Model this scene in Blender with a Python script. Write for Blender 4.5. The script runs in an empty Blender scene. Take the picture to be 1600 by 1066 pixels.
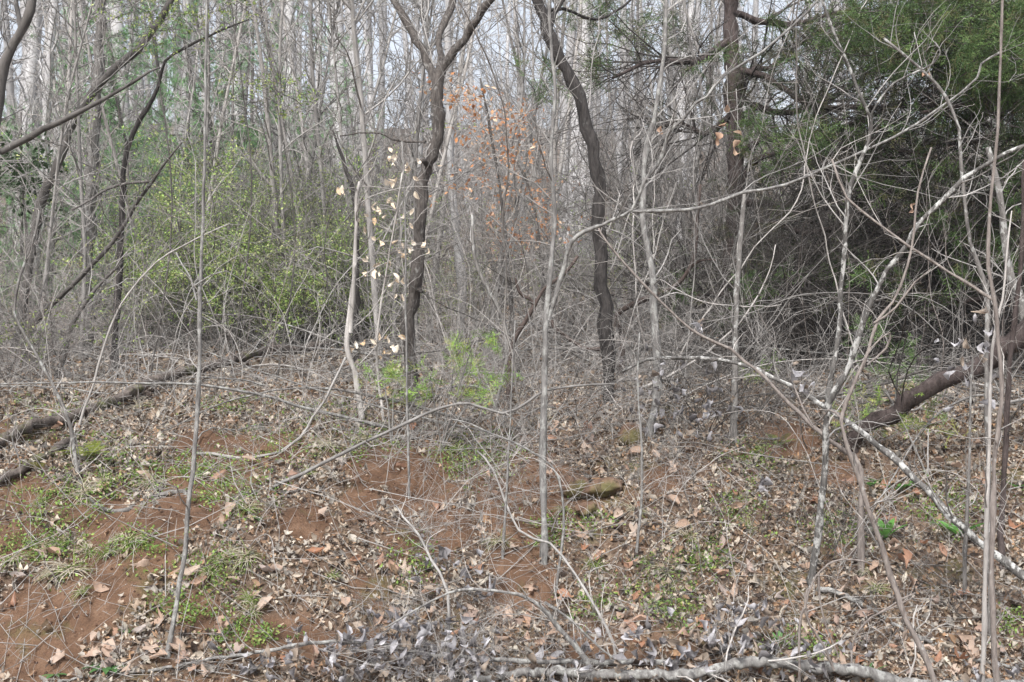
import bpy, math
import numpy as np
sc = bpy.context.scene
rng = np.random.default_rng(11)
R_ = math.radians
# ------------------------------------------------------------------ camera
CZ, FPX = 1.6, 1716.0
cam = bpy.data.cameras.new('camera'); co = bpy.data.objects.new('camera', cam)
sc.collection.objects.link(co); sc.camera = co
co.location = (0, 0, CZ); co.rotation_euler = (R_(90), 0, 0)
cam.sensor_width = 36; cam.lens = 36 * FPX / 1600; cam.clip_end = 2000; cam.clip_start = .05
cam.dof.use_dof = True; cam.dof.focus_distance = 7.0; cam.dof.aperture_fstop = 9.0
# ------------------------------------------------------------------ light
w = bpy.data.worlds.new('World'); sc.world = w; w.use_nodes = True
nt = w.node_tree; nt.nodes.clear()
sk = nt.nodes.new('ShaderNodeTexSky'); sk.sky_type = 'NISHITA'; sk.sun_disc = False
SUN_EL, SUN_ROT = R_(52), R_(200)
sk.sun_elevation = SUN_EL; sk.sun_rotation = SUN_ROT; sk.dust_density = 4; sk.air_density = 1.0
hs = nt.nodes.new('ShaderNodeHueSaturation'); hs.inputs['Saturation'].default_value = .42
bg = nt.nodes.new('ShaderNodeBackground'); bg.inputs['Strength'].default_value = .09
wo = nt.nodes.new('ShaderNodeOutputWorld')
nt.links.new(sk.outputs[0], hs.inputs['Color']); nt.links.new(hs.outputs[0], bg.inputs[0]); nt.links.new(bg.outputs[0], wo.inputs[0])
sl = bpy.data.lights.new('sun', 'SUN'); sl.energy = 1.5; sl.angle = R_(10); sl.color = (1, .985, .96)
so = bpy.data.objects.new('sun', sl); sc.collection.objects.link(so)
so.rotation_euler = (R_(90) - SUN_EL, 0, R_(180) - SUN_ROT)
sc.view_settings.view_transform = 'Standard'; sc.view_settings.look = 'None'
sc.view_settings.exposure = 1.7; sc.view_settings.gamma = 1.0
# ------------------------------------------------------------------ noise + terrain
def vnoise(x, y, seed=0):
    x = np.asarray(x, float); y = np.asarray(y, float)
    xi = np.floor(x).astype(np.int64); yi = np.floor(y).astype(np.int64)
    fx = x - xi; fy = y - yi; fx = fx*fx*(3-2*fx); fy = fy*fy*(3-2*fy)
    def h(a, b):
        n = (a*374761393 + b*668265263 + seed*1274126177) & 0xffffffff
        n = ((n ^ (n >> 13)) * 1274126177) & 0xffffffff
        return ((n ^ (n >> 16)) & 0xffff) / 65535.0
    return (h(xi, yi)*(1-fx)+h(xi+1, yi)*fx)*(1-fy) + (h(xi, yi+1)*(1-fx)+h(xi+1, yi+1)*fx)*fy
def fbm(x, y, o=3, seed=0):
    s = 0; a = 1; t = 0
    for k in range(o):
        s = s + a*(vnoise(np.asarray(x)*2**k, np.asarray(y)*2**k, seed+k)-.5); t += a; a *= .5
    return s/t*2
PY = [-60, 2.5, 4.6, 5.0, 6.0, 6.7, 7.7, 10, 13, 20, 30, 45, 65, 80, 105, 150, 220, 900]
PZ = [-.3, -.22, -.1, .02, .62, .95, 1.2, 1.37, 1.53, 2.2, 4.2, 8.2, 14.2, 16.5, 14.5, 4, -2, -6]
def smooth_profile(y):
    return (np.interp(y-.25, PY, PZ)+np.interp(y, PY, PZ)*2+np.interp(y+.25, PY, PZ))/4
def hgt(x, y):
    x = np.asarray(x, float); y = np.asarray(y, float)
    yy = y + .45*fbm(x*.45+3, y*.2, 2, 5)*np.clip((y-3)/3, 0, 1) - .12*np.clip(x, -4, 4)*np.clip((12-y)/6, 0, 1)*np.clip((y-3)/2, 0, 1)*.5
    z = smooth_profile(yy)
    far = np.clip((y-14)/30, 0, 1)
    z = z*(1 + far*(-.01-np.clip(x/40, -1, 1)*.04 + .02*fbm(x*.05, y*.05, 2, 9)))
    near = np.clip((y-4.2)/1.5, .25, 1)
    z = z + near*(.10*fbm(x*1.1, y*1.1, 3, 20) + .075*fbm(x*3.6, y*3.6, 3, 40) + .016*fbm(x*18, y*18, 2, 60)) + .35*far*fbm(x*.2, y*.2, 2, 70)
    return z
def P(px, py, d):
    return np.array([(px-800)/FPX*d, d, CZ+(533-py)/FPX*d])
_D = np.concatenate([np.arange(3.2, 12, .01), np.arange(12, 90, .06)])
def ghit(px, py):
    x = (px-800)/FPX*_D; z = CZ+(533-py)/FPX*_D
    below = z <= hgt(x, _D)
    i = int(np.argmax(below)) if below.any() else len(_D)-1
    d = _D[i]; return np.array([x[i], d, float(hgt(x[i], d))])
def gz(x, y): return float(hgt(x, y))
# ------------------------------------------------------------------ mesh helpers
def mesh_from(name, V, F, col=None, smooth=True, mat=None):
    """F: list of int arrays (n,3) or (n,4)"""
    me = bpy.data.meshes.new(name)
    V = np.asarray(V, np.float32)
    if isinstance(F, np.ndarray): F = [F]
    me.vertices.add(len(V)); me.vertices.foreach_set('co', V.ravel())
    loops = np.concatenate([f.ravel() for f in F]).astype(np.int32)
    tot = np.concatenate([np.full(len(f), f.shape[1], np.int32) for f in F])
    st = np.concatenate([[0], np.cumsum(tot)[:-1]]).astype(np.int32)
    me.loops.add(len(loops)); me.loops.foreach_set('vertex_index', loops)
    me.polygons.add(len(tot)); me.polygons.foreach_set('loop_start', st); me.polygons.foreach_set('loop_total', tot)
    if smooth: me.polygons.foreach_set('use_smooth', np.ones(len(tot), bool))
    if col is not None:
        a = me.color_attributes.new('Col', 'FLOAT_COLOR', 'POINT')
        c = np.ones((len(V), 4), np.float32); c[:, :3] = col; a.data.foreach_set('color', c.ravel())
    me.update(calc_edges=True); me.validate()
    if mat: me.materials.append(mat)
    return me
STUFF = ('twigs', 'needle_sprays', 'leaves', 'dead_leaves', 'leafy_twigs', 'stems', 'branches', 'needles')
class Geo:
    def __init__(s): s.V = []; s.F = []; s.C = []; s.n = 0
    def add(s, V, F, C=None):
        V = np.asarray(V).reshape(-1, 3); s.V.append(V); s.F.append(np.asarray(F)+s.n); s.n += len(V)
        s.C.append(np.broadcast_to(np.asarray(C if C is not None else (.5, .5, .5), float), V.shape) if (C is None or np.ndim(C) == 1) else np.asarray(C))
    def tubes(s, Pt, Rd, sides=4, C=None):
        """Pt (N,K,3) Rd (N,K)"""
        Pt = np.asarray(Pt, float); Rd = np.asarray(Rd, float)
        if Pt.ndim == 2: Pt = Pt[None]; Rd = Rd[None]
        N, K, _ = Pt.shape
        if N == 0: return
        T = np.gradient(Pt, axis=1); T /= np.linalg.norm(T, axis=2, keepdims=True)+1e-9
        m = np.abs(T).mean(1); ref = np.where((m[:, 1] < .6)[:, None], np.array([[0, 1., 0]]), np.where((m[:, 0] < m[:, 2])[:, None], np.array([[1., 0, 0]]), np.array([[0, 0, 1.]])))
        A = np.cross(T, ref[:, None, :]); A /= np.linalg.norm(A, axis=2, keepdims=True)+1e-9
        B = np.cross(T, A)
        an = np.arange(sides)*2*np.pi/sides
        ring = A[:, :, None, :]*np.cos(an)[None, None, :, None] + B[:, :, None, :]*np.sin(an)[None, None, :, None]
        rr = Rd[:, :, None, None]
        if sides >= 7:  # irregular cross-section of real bark
            rr = rr*(1+.10*np.random.default_rng(N*K).normal(size=(N, K, sides, 1)))
        V = Pt[:, :, None, :]+ring*rr
        idx = np.arange(N*K*sides).reshape(N, K, sides)
        a = idx[:, :-1, :]; b = idx[:, 1:, :]
        F = np.stack([a, np.roll(a, -1, 2), np.roll(b, -1, 2), b], -1).reshape(-1, 4)
        b0 = s.n; s.add(V.reshape(-1, 3), F, C)
        if sides >= 6:                      # close both ends on the same ring vertices
            for e in (0, K-1):
                cb = s.n; ring_i = idx[:, e, :]+b0; ci = np.broadcast_to((np.arange(N)+cb)[:, None], ring_i.shape)
                s.add(V[:, e].mean(1), np.zeros((0, 3), int), None if C is None or np.ndim(C) == 1 else np.asarray(C)[:N])
                s.F.append(np.stack([ring_i, np.roll(ring_i, -1, 1), ci], -1).reshape(-1, 3))
    def mesh(s, name, mat, col=False, smooth=True, origin=None):
        V = np.concatenate(s.V)
        if origin is not None: V = V-np.asarray(origin)[None]
        q = [f for f in s.F if f.shape[1] == 4]; t = [f for f in s.F if f.shape[1] == 3]
        F = ([np.concatenate(q)] if q else [])+([np.concatenate(t)] if t else [])
        return mesh_from(name, V, F, np.concatenate(s.C) if col else None, smooth, mat)
def link(name, me, parent=None, loc=None):
    o = bpy.data.objects.new(name, me); sc.collection.objects.link(o)
    if parent is not None:
        o.parent = parent
        if name in STUFF: o['kind'] = 'stuff'
    if loc is not None: o.location = [float(v) for v in loc]
    return o
def tag(o, label=None, cat=None, group=None, kind=None):
    if label: o['label'] = label
    if cat: o['category'] = cat
    if group: o['group'] = group
    if kind: o['kind'] = kind
    return o
def empty(name, loc, label, cat, group=None):
    o = link(name, None, None, loc); o.empty_display_size = .1
    return tag(o, label, cat, group)
# ------------------------------------------------------------------ materials
def newmat(name):
    m = bpy.data.materials.new(name); m.use_nodes = True; n = m.node_tree; n.nodes.clear()
    out = n.nodes.new('ShaderNodeOutputMaterial'); b = n.nodes.new('ShaderNodeBsdfPrincipled')
    n.links.new(b.outputs[0], out.inputs[0]); b.inputs['Roughness'].default_value = .85
    b.inputs['Specular IOR Level'].default_value = .25
    return m, n, b, out
def ramp(n, fac, stops):
    r = n.nodes.new('ShaderNodeValToRGB'); e = r.color_ramp.elements
    while len(e) < len(stops): e.new(.5)
    for i, (p, c) in enumerate(stops): e[i].position = p; e[i].color = (*c, 1)
    n.links.new(fac, r.inputs[0]); return r.outputs[0]
def noise(n, vec, scale, detail=4, rough=.6):
    t = n.nodes.new('ShaderNodeTexNoise'); t.inputs['Scale'].default_value = scale
    t.inputs['Detail'].default_value = detail; t.inputs['Roughness'].default_value = rough
    n.links.new(vec, t.inputs['Vector']); return t.outputs[0]
def mapping(n, scale):
    tc = n.nodes.new('ShaderNodeTexCoord'); mp = n.nodes.new('ShaderNodeMapping')
    mp.inputs['Scale'].default_value = scale; n.links.new(tc.outputs['Object'], mp.inputs[0]); return mp.outputs[0]
def mix(n, f, a, b):
    m = n.nodes.new('ShaderNodeMix'); m.data_type = 'RGBA'
    for s, v in ((m.inputs[0], f), (m.inputs[6], a), (m.inputs[7], b)):
        if isinstance(v, (int, float)): s.default_value = v
        elif isinstance(v, tuple): s.default_value = (*v, 1)
        else: n.links.new(v, s)
    return m.outputs[2]
DESAT = .45
DK = {'crooked_bark': .7, 'dark_furrowed_bark': .5, 'cedar_bark': .55, 'lichen_bark': .72, 'brown_stem': .72, 'grey_bark': .7, 'mid_dim_bark': .52, 'cedar_dead_twig': .45, 'reddish_vine': .65, 'rotten_log_bark': .8, 'grey_twig': .82, 'blotched_bark': .9}
def bark(name, dark, light, scale=18, lichen=None, lich=(.56, .6), moss=None, bump=.5, rnd=.0):
    kk = DK.get(name, 1.)
    ds = lambda c: None if c is None else tuple(kk*(sum(c)/3*DESAT+x*(1-DESAT)) for x in c)
    dark, light, lichen = ds(dark), ds(light), ds(lichen)
    m, n, b, out = newmat(name)
    v = mapping(n, (1, 1, .22)); v2 = mapping(n, (1, 1, .6))
    f = noise(n, v, scale, 5, .7)
    mid = tuple((p+q)/2 for p, q in zip(dark, light))
    c = ramp(n, f, [(.32, dark), (.5, mid), (.68, light)])
    if lichen:
        f2 = noise(n, v2, scale*.55, 4, .7)
        c = mix(n, ramp(n, f2, [(lich[0], (0, 0, 0)), (lich[1], (1, 1, 1))]), c, lichen)
    if moss:
        f3 = noise(n, v2, scale*.2, 4, .7)
        c = mix(n, ramp(n, f3, [(.55, (0, 0, 0)), (.66, (.8, .8, .8))]), c, moss)
    if rnd:
        oi = n.nodes.new('ShaderNodeObjectInfo'); h = n.nodes.new('ShaderNodeHueSaturation')
        mr = n.nodes.new('ShaderNodeMapRange'); mr.inputs[3].default_value = 1-rnd; mr.inputs[4].default_value = 1+rnd
        n.links.new(oi.outputs['Random'], mr.inputs[0]); n.links.new(mr.outputs[0], h.inputs['Value']); n.links.new(c, h.inputs['Color']); c = h.outputs[0]
    n.links.new(c, b.inputs['Base Color'])
    bp = n.nodes.new('ShaderNodeBump'); bp.inputs['Strength'].default_value = bump; bp.inputs['Distance'].default_value = .03 if bump > .7 else .01
    n.links.new(f, bp.inputs['Height']); n.links.new(bp.outputs[0], b.inputs['Normal'])
    return m
def leafmat(name, attr=True, cols=None, trans=.35, sat=1.0):
    m, n, b, out = newmat(name)
    if attr:
        a = n.nodes.new('ShaderNodeVertexColor'); a.layer_name = 'Col'; c = a.outputs[0]
    else:
        oi = n.nodes.new('ShaderNodeObjectInfo'); c = ramp(n, oi.outputs['Random'], cols)
    f = noise(n, mapping(n, (1, 1, 1)), 60, 3, .6)
    hv = n.nodes.new('ShaderNodeHueSaturation'); mr = n.nodes.new('ShaderNodeMapRange')
    mr.inputs[3].default_value = .6; mr.inputs[4].default_value = 1.4; n.links.new(f, mr.inputs[0])
    n.links.new(mr.outputs[0], hv.inputs['Value']); n.links.new(c, hv.inputs['Color']); hv.inputs['Saturation'].default_value = sat
    n.links.new(hv.outputs[0], b.inputs['Base Color']); b.inputs['Roughness'].default_value = .6
    if trans:
        t = n.nodes.new('ShaderNodeBsdfTranslucent'); n.links.new(hv.outputs[0], t.inputs[0])
        mx = n.nodes.new('ShaderNodeMixShader'); mx.inputs[0].default_value = trans
        n.links.new(b.outputs[0], mx.inputs[1]); n.links.new(t.outputs[0], mx.inputs[2]); n.links.new(mx.outputs[0], out.inputs[0])
    return m
M = {}
M['grey'] = bark('grey_bark', (.10, .085, .075), (.33, .30, .27), 44, lichen=(.42, .42, .39), rnd=.15)
M['crook'] = bark('crooked_bark', (.06, .046, .038), (.23, .185, .155), 48, lichen=(.34, .32, .29), lich=(.57, .68), bump=1)
M['dark'] = bark('dark_furrowed_bark', (.035, .028, .025), (.15, .125, .115), 30, bump=1, lichen=(.21, .20, .185), lich=(.6, .72))
M['cedar'] = bark('cedar_bark', (.065, .038, .032), (.19, .125, .11), 30, bump=.9)
M['ctwig'] = bark('cedar_dead_twig', (.085, .068, .058), (.22, .185, .165), 25)
M['lichen'] = bark('lichen_bark', (.12, .11, .10), (.33, .31, .29), 46, lichen=(.40, .40, .365), lich=(.50, .60))
M['lichdark'] = bark('blotched_bark', (.05, .045, .04), (.18, .165, .15), 40, lichen=(.44, .44, .41), lich=(.50, .58))
M['pale'] = bark('pale_twig', (.24, .21, .185), (.46, .42, .38), 30, rnd=.2)
M['brown'] = bark('brown_stem', (.15, .11, .09), (.40, .32, .27), 55, lichen=(.42, .40, .37), lich=(.6, .7))
M['twig'] = bark('grey_twig', (.17, .155, .14), (.42, .39, .36), 14, rnd=.35)
M['far'] = bark('far_grey_bark', (.27, .26, .26), (.47, .455, .46), 8, rnd=.25)  # light grey bark, paled further so its colour suggests haze
M['mid'] = bark('mid_dim_bark', (.10, .085, .072), (.26, .225, .20), 12, rnd=.3)
M['log'] = bark('rotten_log_bark', (.06, .04, .03), (.24, .18, .145), 16, moss=(.10, .11, .035), bump=1)
M['vine'] = bark('reddish_vine', (.075, .042, .032), (.20, .125, .095), 40, bump=.8)
M['leaf'] = leafmat('dead_leaf')
M['green'] = leafmat('green_leaf', trans=.4)
M['needle'] = leafmat('cedar_needles', trans=.15)
M['litter1'] = leafmat('fallen_leaf_tan', False, [(0, (.40, .28, .21)), (.35, (.50, .40, .33)), (.7, (.34, .17, .10)), (1, (.42, .37, .34))])
M['pleaf'] = leafmat('pale_beech_leaf', False, [(0, (.78, .64, .48)), (.5, (.85, .76, .64)), (.85, (.72, .52, .32)), (1, (.84, .8, .72))], trans=.3)
M['bleaf'] = leafmat('brown_hanging_leaf', False, [(0, (.42, .26, .18)), (1, (.48, .36, .27))], trans=.3)
# ground
def ground_mat():
    m, n, b, out = newmat('clay_and_humus'); v = mapping(n, (1, 1, 1))
    a = n.nodes.new('ShaderNodeVertexColor'); a.layer_name = 'Col'
    sep = n.nodes.new('ShaderNodeSeparateColor'); n.links.new(a.outputs[0], sep.inputs[0])
    f = noise(n, v, 7, 6, .65); g = noise(n, v, 60, 5, .7); h = noise(n, v, 2.3, 5, .7)
    f = mix(n, .3, f, noise(n, v, 140, 3, .6)); clay = ramp(n, f, [(.3, (.055, .031, .019)), (.5, (.115, .066, .040)), (.7, (.20, .125, .082))])
    hum = ramp(n, g, [(.3, (.04, .03, .022)), (.5, (.11, .085, .065)), (.68, (.27, .22, .18))])  # humus, its colour darkened to paint shade into gaps between the leaves
    c = mix(n, sep.outputs[0], clay, hum)
    c = mix(n, ramp(n, g, [(.33, (.55, .55, .55)), (.45, (0, 0, 0))]), c, (.11, .055, .035))
    moss = mix(n, g, (.045, .05, .016), (.13, .125, .045))
    mf = n.nodes.new('ShaderNodeMath'); mf.operation = 'MULTIPLY'
    n.links.new(ramp(n, h, [(.56, (0, 0, 0)), (.68, (.75, .75, .75))]), mf.inputs[0]); n.links.new(sep.outputs[1], mf.inputs[1])
    c = mix(n, mf.outputs[0], c, moss)
    n.links.new(c, b.inputs['Base Color']); b.inputs['Roughness'].default_value = .95
    bp = n.nodes.new('ShaderNodeBump'); bp.inputs['Strength'].default_value = .8; bp.inputs['Distance'].default_value = .02
    n.links.new(g, bp.inputs['Height']); n.links.new(bp.outputs[0], b.inputs['Normal'])
    return m
def rock_mat():
    m, n, b, out = newmat('mossy_rock'); v = mapping(n, (1, 1, 1))
    f = noise(n, v, 12, 6, .65); g = noise(n, v, 5, 4, .6)
    c = ramp(n, f, [(.3, (.05, .032, .024)), (.5, (.13, .08, .055)), (.7, (.22, .15, .11))])
    c = mix(n, ramp(n, g, [(.48, (0, 0, 0)), (.62, (.8, .8, .8))]), c, (.085, .085, .03))
    n.links.new(c, b.inputs['Base Color'])
    bp = n.nodes.new('ShaderNodeBump'); bp.inputs['Strength'].default_value = .9; bp.inputs['Distance'].default_value = .02
    n.links.new(f, bp.inputs['Height']); n.links.new(bp.outputs[0], b.inputs['Normal'])
    return m
# ------------------------------------------------------------------ ground sheet
BARE = [(255, 820, 50, 60), (165, 910, 60, 50), (215, 850, 75, 70), (285, 795, 55, 45), (95, 960, 95, 45), (45, 1030, 80, 50), (180, 900, 60, 50), (400, 703, 75, 26), (345, 745, 60, 30),
        (590, 735, 60, 35), (655, 765, 60, 45), (700, 830, 55, 40), (815, 875, 55, 35), (800, 930, 60, 30), (670, 715, 60, 22),
        (840, 905, 40, 40), (1040, 748, 35, 26), (480, 815, 45, 34), (560, 790, 35, 30), (40, 775, 55, 34), (1235, 690, 60, 30), (1310, 740, 45, 22),
        (15, 850, 60, 40), (440, 1000, 80, 40), (300, 960, 50, 30), (580, 930, 40, 30), (845, 820, 28, 45), (640, 850, 45, 30), (140, 800, 55, 30), (555, 1010, 60, 30)]
def proj(x, y, z):
    y = np.maximum(y, .5); return 800+x/y*FPX, 533-(z-CZ)/y*FPX
def bare(x, y, z):
    """1 where the clay is bare, 0 where litter covers it"""
    px, py = proj(x, y, z); b = np.zeros_like(px)
    wob = 1+.4*fbm(x*5, y*5, 3, 90)
    for cx, cy, rx, ry in BARE:
        d = np.sqrt(((px-cx)/rx)**2+((py-cy)/ry)**2)*wob
        b = np.maximum(b, np.clip((1.15-d)/.35, 0, 1))
    nb = np.clip((fbm(x*1.6, y*1.9, 3, 120)-.12)/.12, 0, 1)*np.clip((7.3-y)/.6, 0, 1)*np.clip((1.3-x)/1.0, 0, 1)
    b = np.maximum(b, nb); b = np.where(y > 8.5, 0, b); return b
ys = np.concatenate([[-60, -20, -5, 0, 2, 3], np.arange(3.5, 9.2, .017), 9.2*np.power(1.017, np.arange(1, 190)), [260, 340, 500, 800]])
uc = np.linspace(-1, 1, 270); us = np.concatenate([[-12, -5, -2.5, -1.5], uc, [1.5, 2.5, 5, 12]])
Yg, Ug = np.meshgrid(ys, us, indexing='ij'); Xg = Ug*(.9+.54*np.maximum(Yg, 0)+.0*Yg)
Xg = np.where(Yg < 3, Ug*3, Xg)
Zg = hgt(Xg, Yg); nr, nc = Yg.shape
idx = np.arange(nr*nc).reshape(nr, nc)
Fg = np.stack([idx[:-1, :-1], idx[:-1, 1:], idx[1:, 1:], idx[1:, :-1]], -1).reshape(-1, 4)
bm_ = bare(Xg.ravel(), Yg.ravel(), Zg.ravel())
litr = 1-bm_; litr = np.where(Yg.ravel() < 9, litr*.55, 1)
mossm = np.clip((Yg.ravel() < 11)*1.0, 0, 1)
gcol = np.stack([litr, mossm, litr*0], 1)
gm = mesh_from('ground', np.stack([Xg, Yg, Zg], -1).reshape(-1, 3), Fg, gcol, True, ground_mat())
ground = tag(link('ground', gm), 'red clay bank and leaf covered wooded hillside', None, None, 'structure')
# ------------------------------------------------------------------ leaf templates
def leaf_template(r, kind):
    """returns V,F for a leaf of length 1, curled and crumpled"""
    if kind == 'oval':
        t = np.linspace(0, 1, 4); wd = .32*np.sin(np.pi*np.clip(t, .03, .97))**.8
        rib = np.stack([t-.5, t*0, t*0], 1); L = np.stack([t-.5, wd, wd*.0], 1); Rr = np.stack([t-.5, -wd, wd*0], 1)
        V = np.concatenate([rib, L, Rr]); F = []
        for k in range(3):
            F += [(k, k+1, 4+k+1), (k, 4+k+1, 4+k), (k, 8+k, 8+k+1), (k, 8+k+1, k+1)]
    else:
        n = 12; a = np.arange(n)/n*2*np.pi; rad = np.where(np.arange(n) % 3 == 0, .24, .5)+r.normal(0, .05, n)
        V = np.concatenate([[[0, 0, 0]], np.stack([np.cos(a)*rad, np.sin(a)*rad*.85, a*0], 1)])
        F = [(0, 1+k, 1+(k+1) % n) for k in range(n)]
    V = V.astype(float); u, v = V[:, 0], V[:, 1]
    c1, c2, c3 = r.normal(0, 1.1), r.uniform(.8, 4.)*r.choice([-1, 1, 1]), r.normal(0, 1.2)
    V[:, 2] = c1*u*u + c2*v*v + c3*u*v + r.normal(0, .075, len(V))
    V[:, 1] *= r.uniform(.55, 1)
    return V, np.array(F)
LT = [leaf_template(rng, 'oval') for _ in range(10)]+[leaf_template(rng, 'lobed') for _ in range(10)]
def small_template(r):
    c2, c1 = r.uniform(1, 4)*r.choice([-1, 1, 1]), r.normal(0, 1); w = r.uniform(.18, .34); V = np.array([[-.5, 0, 0], [r.uniform(-.15, .15), 0, 0], [.5, 0, 0], [r.uniform(-.2, .2), w, 0], [r.uniform(-.2, .2), -w, 0]])
    V[:, 2] = c1*V[:, 0]**2+c2*V[:, 1]**2+r.normal(0, .05, 5); return V, np.array([(0, 1, 3), (1, 2, 3), (0, 4, 1), (1, 4, 2)])
r2 = np.random.default_rng(5); LS4 = [small_template(r2) for _ in range(20)]
def rotm(yaw, tilt, roll):
    cy, sy = np.cos(yaw), np.sin(yaw); ct, st = np.cos(tilt), np.sin(tilt); cr, sr = np.cos(roll), np.sin(roll)
    z = np.zeros_like(cy); o = z+1
    Rz = np.stack([np.stack([cy, -sy, z], -1), np.stack([sy, cy, z], -1), np.stack([z, z, o], -1)], -2)
    Ry = np.stack([np.stack([ct, z, st], -1), np.stack([z, o, z], -1), np.stack([-st, z, ct], -1)], -2)
    Rx = np.stack([np.stack([o, z, z], -1), np.stack([z, cr, -sr], -1), np.stack([z, sr, cr], -1)], -2)
    return Rz @ Ry @ Rx
def scatter(geo, tmpl, pos, rot, size, col):
    V, F = tmpl; N = len(pos)
    if N == 0: return
    W = np.einsum('nij,vj->nvi', rot, V)*np.asarray(size)[:, None, None]+pos[:, None, :]
    FF = (F[None]+(np.arange(N)*len(V))[:, None, None]).reshape(-1, F.shape[1])
    geo.add(W.reshape(-1, 3), FF, np.repeat(col, len(V), 0))
LC = np.array([(.40, .31, .235), (.52, .45, .37), (.30, .195, .125), (.19, .135, .09), (.40, .365, .32), (.27, .25, .225), (.43, .27, .16), (.56, .51, .43), (.075, .055, .045)])
LW = np.array([.17, .13, .09, .14, .14, .11, .03, .06, .13]); LW /= LW.sum()
def leafcols(n, W=LW, C=LC, j=.12):
    c = C[rng.choice(len(C), n, p=W)]; return np.clip(c*(1+rng.normal(0, j, (n, 1))), .01, .9)
def gnormal_rot(x, y):
    e = .06; sx = (hgt(x+e, y)-hgt(x-e, y))/(2*e); sy = (hgt(x, y+e)-hgt(x, y-e))/(2*e)
    nrm = np.stack([-sx, -sy, np.ones_like(sx)], -1); nrm /= np.linalg.norm(nrm, axis=1, keepdims=True)
    a = np.cross(np.array([[0, 1., 0]]), nrm); a /= np.linalg.norm(a, axis=1, keepdims=True); b = np.cross(nrm, a)
    return np.stack([a, b, nrm], -1)
def litter(y0, y1, n, s0, s1, margin=1.12):
    y = np.sqrt(rng.uniform(y0**2, y1**2, n)); x = rng.uniform(-1, 1, n)*(.5*y*margin)
    z = hgt(x, y); b = bare(x, y, z)
    cl = .55+.75*fbm(x*2.2, y*2.2, 3, 200)            # piles
    keep = rng.uniform(0, 1, n) < np.clip((1-b*.98)*(cl+.45), .03, 1)
    x, y, z, b, cl = x[keep], y[keep], z[keep], b[keep], cl[keep]; k = len(x)
    z = z+rng.uniform(.0, .03, k)+np.clip(cl-.5, 0, 1)*.05*rng.uniform(0, 1, k)
    rot = gnormal_rot(x, y) @ rotm(rng.uniform(0, 6.28, k), rng.normal(0, .65, k), rng.normal(0, .65, k))
    return np.stack([x, y, z], 1), rot, rng.uniform(s0, s1, k)**1.0
g = Geo()
for (y0, y1, n, s0, s1) in ((4.2, 9.3, 125000, .012, .040), (4.2, 9.3, 13000, .04, .075), (9.3, 20, 34000, .04, .11), (20, 48, 16000, .14, .34)):
    pos, rot, size = litter(y0, y1, n, s0, s1)
    which = rng.integers(0, len(LT), len(pos)); cols = leafcols(len(pos))
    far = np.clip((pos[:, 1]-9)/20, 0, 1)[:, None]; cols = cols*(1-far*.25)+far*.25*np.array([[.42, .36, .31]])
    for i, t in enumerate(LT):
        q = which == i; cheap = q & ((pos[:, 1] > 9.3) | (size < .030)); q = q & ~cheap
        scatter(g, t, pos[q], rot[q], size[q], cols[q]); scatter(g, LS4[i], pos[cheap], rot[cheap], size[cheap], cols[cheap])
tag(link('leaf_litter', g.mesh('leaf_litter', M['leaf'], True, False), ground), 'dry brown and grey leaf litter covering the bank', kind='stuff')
# the largest leaves, one by one
LM = [mesh_from('fallen_leaf', V, F, None, False, M['litter1']) for V, F in LT]
cnt = 0
big = []
while cnt < 300:
    px, py = rng.uniform(5, 1595), 1060-(rng.uniform(0, 1)**1.4)*400
    p = ghit(px, py)
    if bare(p[0:1], p[1:2], p[2:3])[0] > .5 and rng.uniform() < .8: continue
    o = link('fallen_leaf', LM[rng.integers(0, len(LM))], ground, p+np.array([0, 0, .03]))
    R3 = gnormal_rot(p[0:1], p[1:2]) @ rotm(rng.uniform(0, 6.28, 1), rng.normal(0, .4, 1), rng.normal(0, .4, 1))
    s = rng.uniform(.06, .11)
    m4 = np.eye(4); m4[:3, :3] = R3[0]*s; m4[:3, 3] = p+np.array([0, 0, .03])
    from mathutils import Matrix
    o.matrix_local = Matrix(m4.tolist()); cnt += 1
# ------------------------------------------------------------------ branch growth
def unit(a): return a/(np.linalg.norm(a, axis=-1, keepdims=True)+1e-9)
def grow(S, D, L, Rr, nseg, wig=.15, up=0., end=.25):
    N = len(S); Pt = np.zeros((N, nseg+1, 3)); Pt[:, 0] = S; d = unit(D); L = np.broadcast_to(L, (N,))
    drift = rng.normal(0, wig*.5, (N, 3))
    for k in range(nseg):
        d = unit(d+rng.normal(0, wig, (N, 3))+drift+np.array([0, 0, up])); Pt[:, k+1] = Pt[:, k]+d*(L/nseg)[:, None]
    t = np.linspace(0, 1, nseg+1); return Pt, np.broadcast_to(Rr, (N,))[:, None]*(1-(1-end)*t)[None]
def kids(Pt, Rd, n, ang=(.5, 1.1), lf=(.3, .6), t0=.15, t1=1., nseg=5, wig=.16, up=0., rf=.6, rmin=.0015, fixed=None, flat=0.):
    N, K, _ = Pt.shape; m = N*n; pi = np.repeat(np.arange(N), n); t = rng.uniform(t0, t1, m)*(K-1)
    i = np.minimum(t.astype(int), K-2); f = (t-i)[:, None]; A = Pt[pi, i]; B = Pt[pi, i+1]
    S = A*(1-f)+B*f; T = unit(B-A); r = Rd[pi, i]*(1-f[:, 0])+Rd[pi, i+1]*f[:, 0]
    q = rng.normal(0, 1, (m, 3)); q[:, 2] *= (1-flat); q = unit(q-(q*T).sum(1, keepdims=True)*T)
    a = rng.uniform(*ang, m)[:, None]; D = T*np.cos(a)+q*np.sin(a)
    plen = np.linalg.norm(np.diff(Pt, axis=1), axis=2).sum(1)[pi]
    L = plen*rng.uniform(*lf, m)*(1.1-.5*t/(K-1)) if fixed is None else rng.uniform(*fixed, m)
    return grow(S, D, L, np.maximum(r*rf, rmin), nseg, wig, up)
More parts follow.
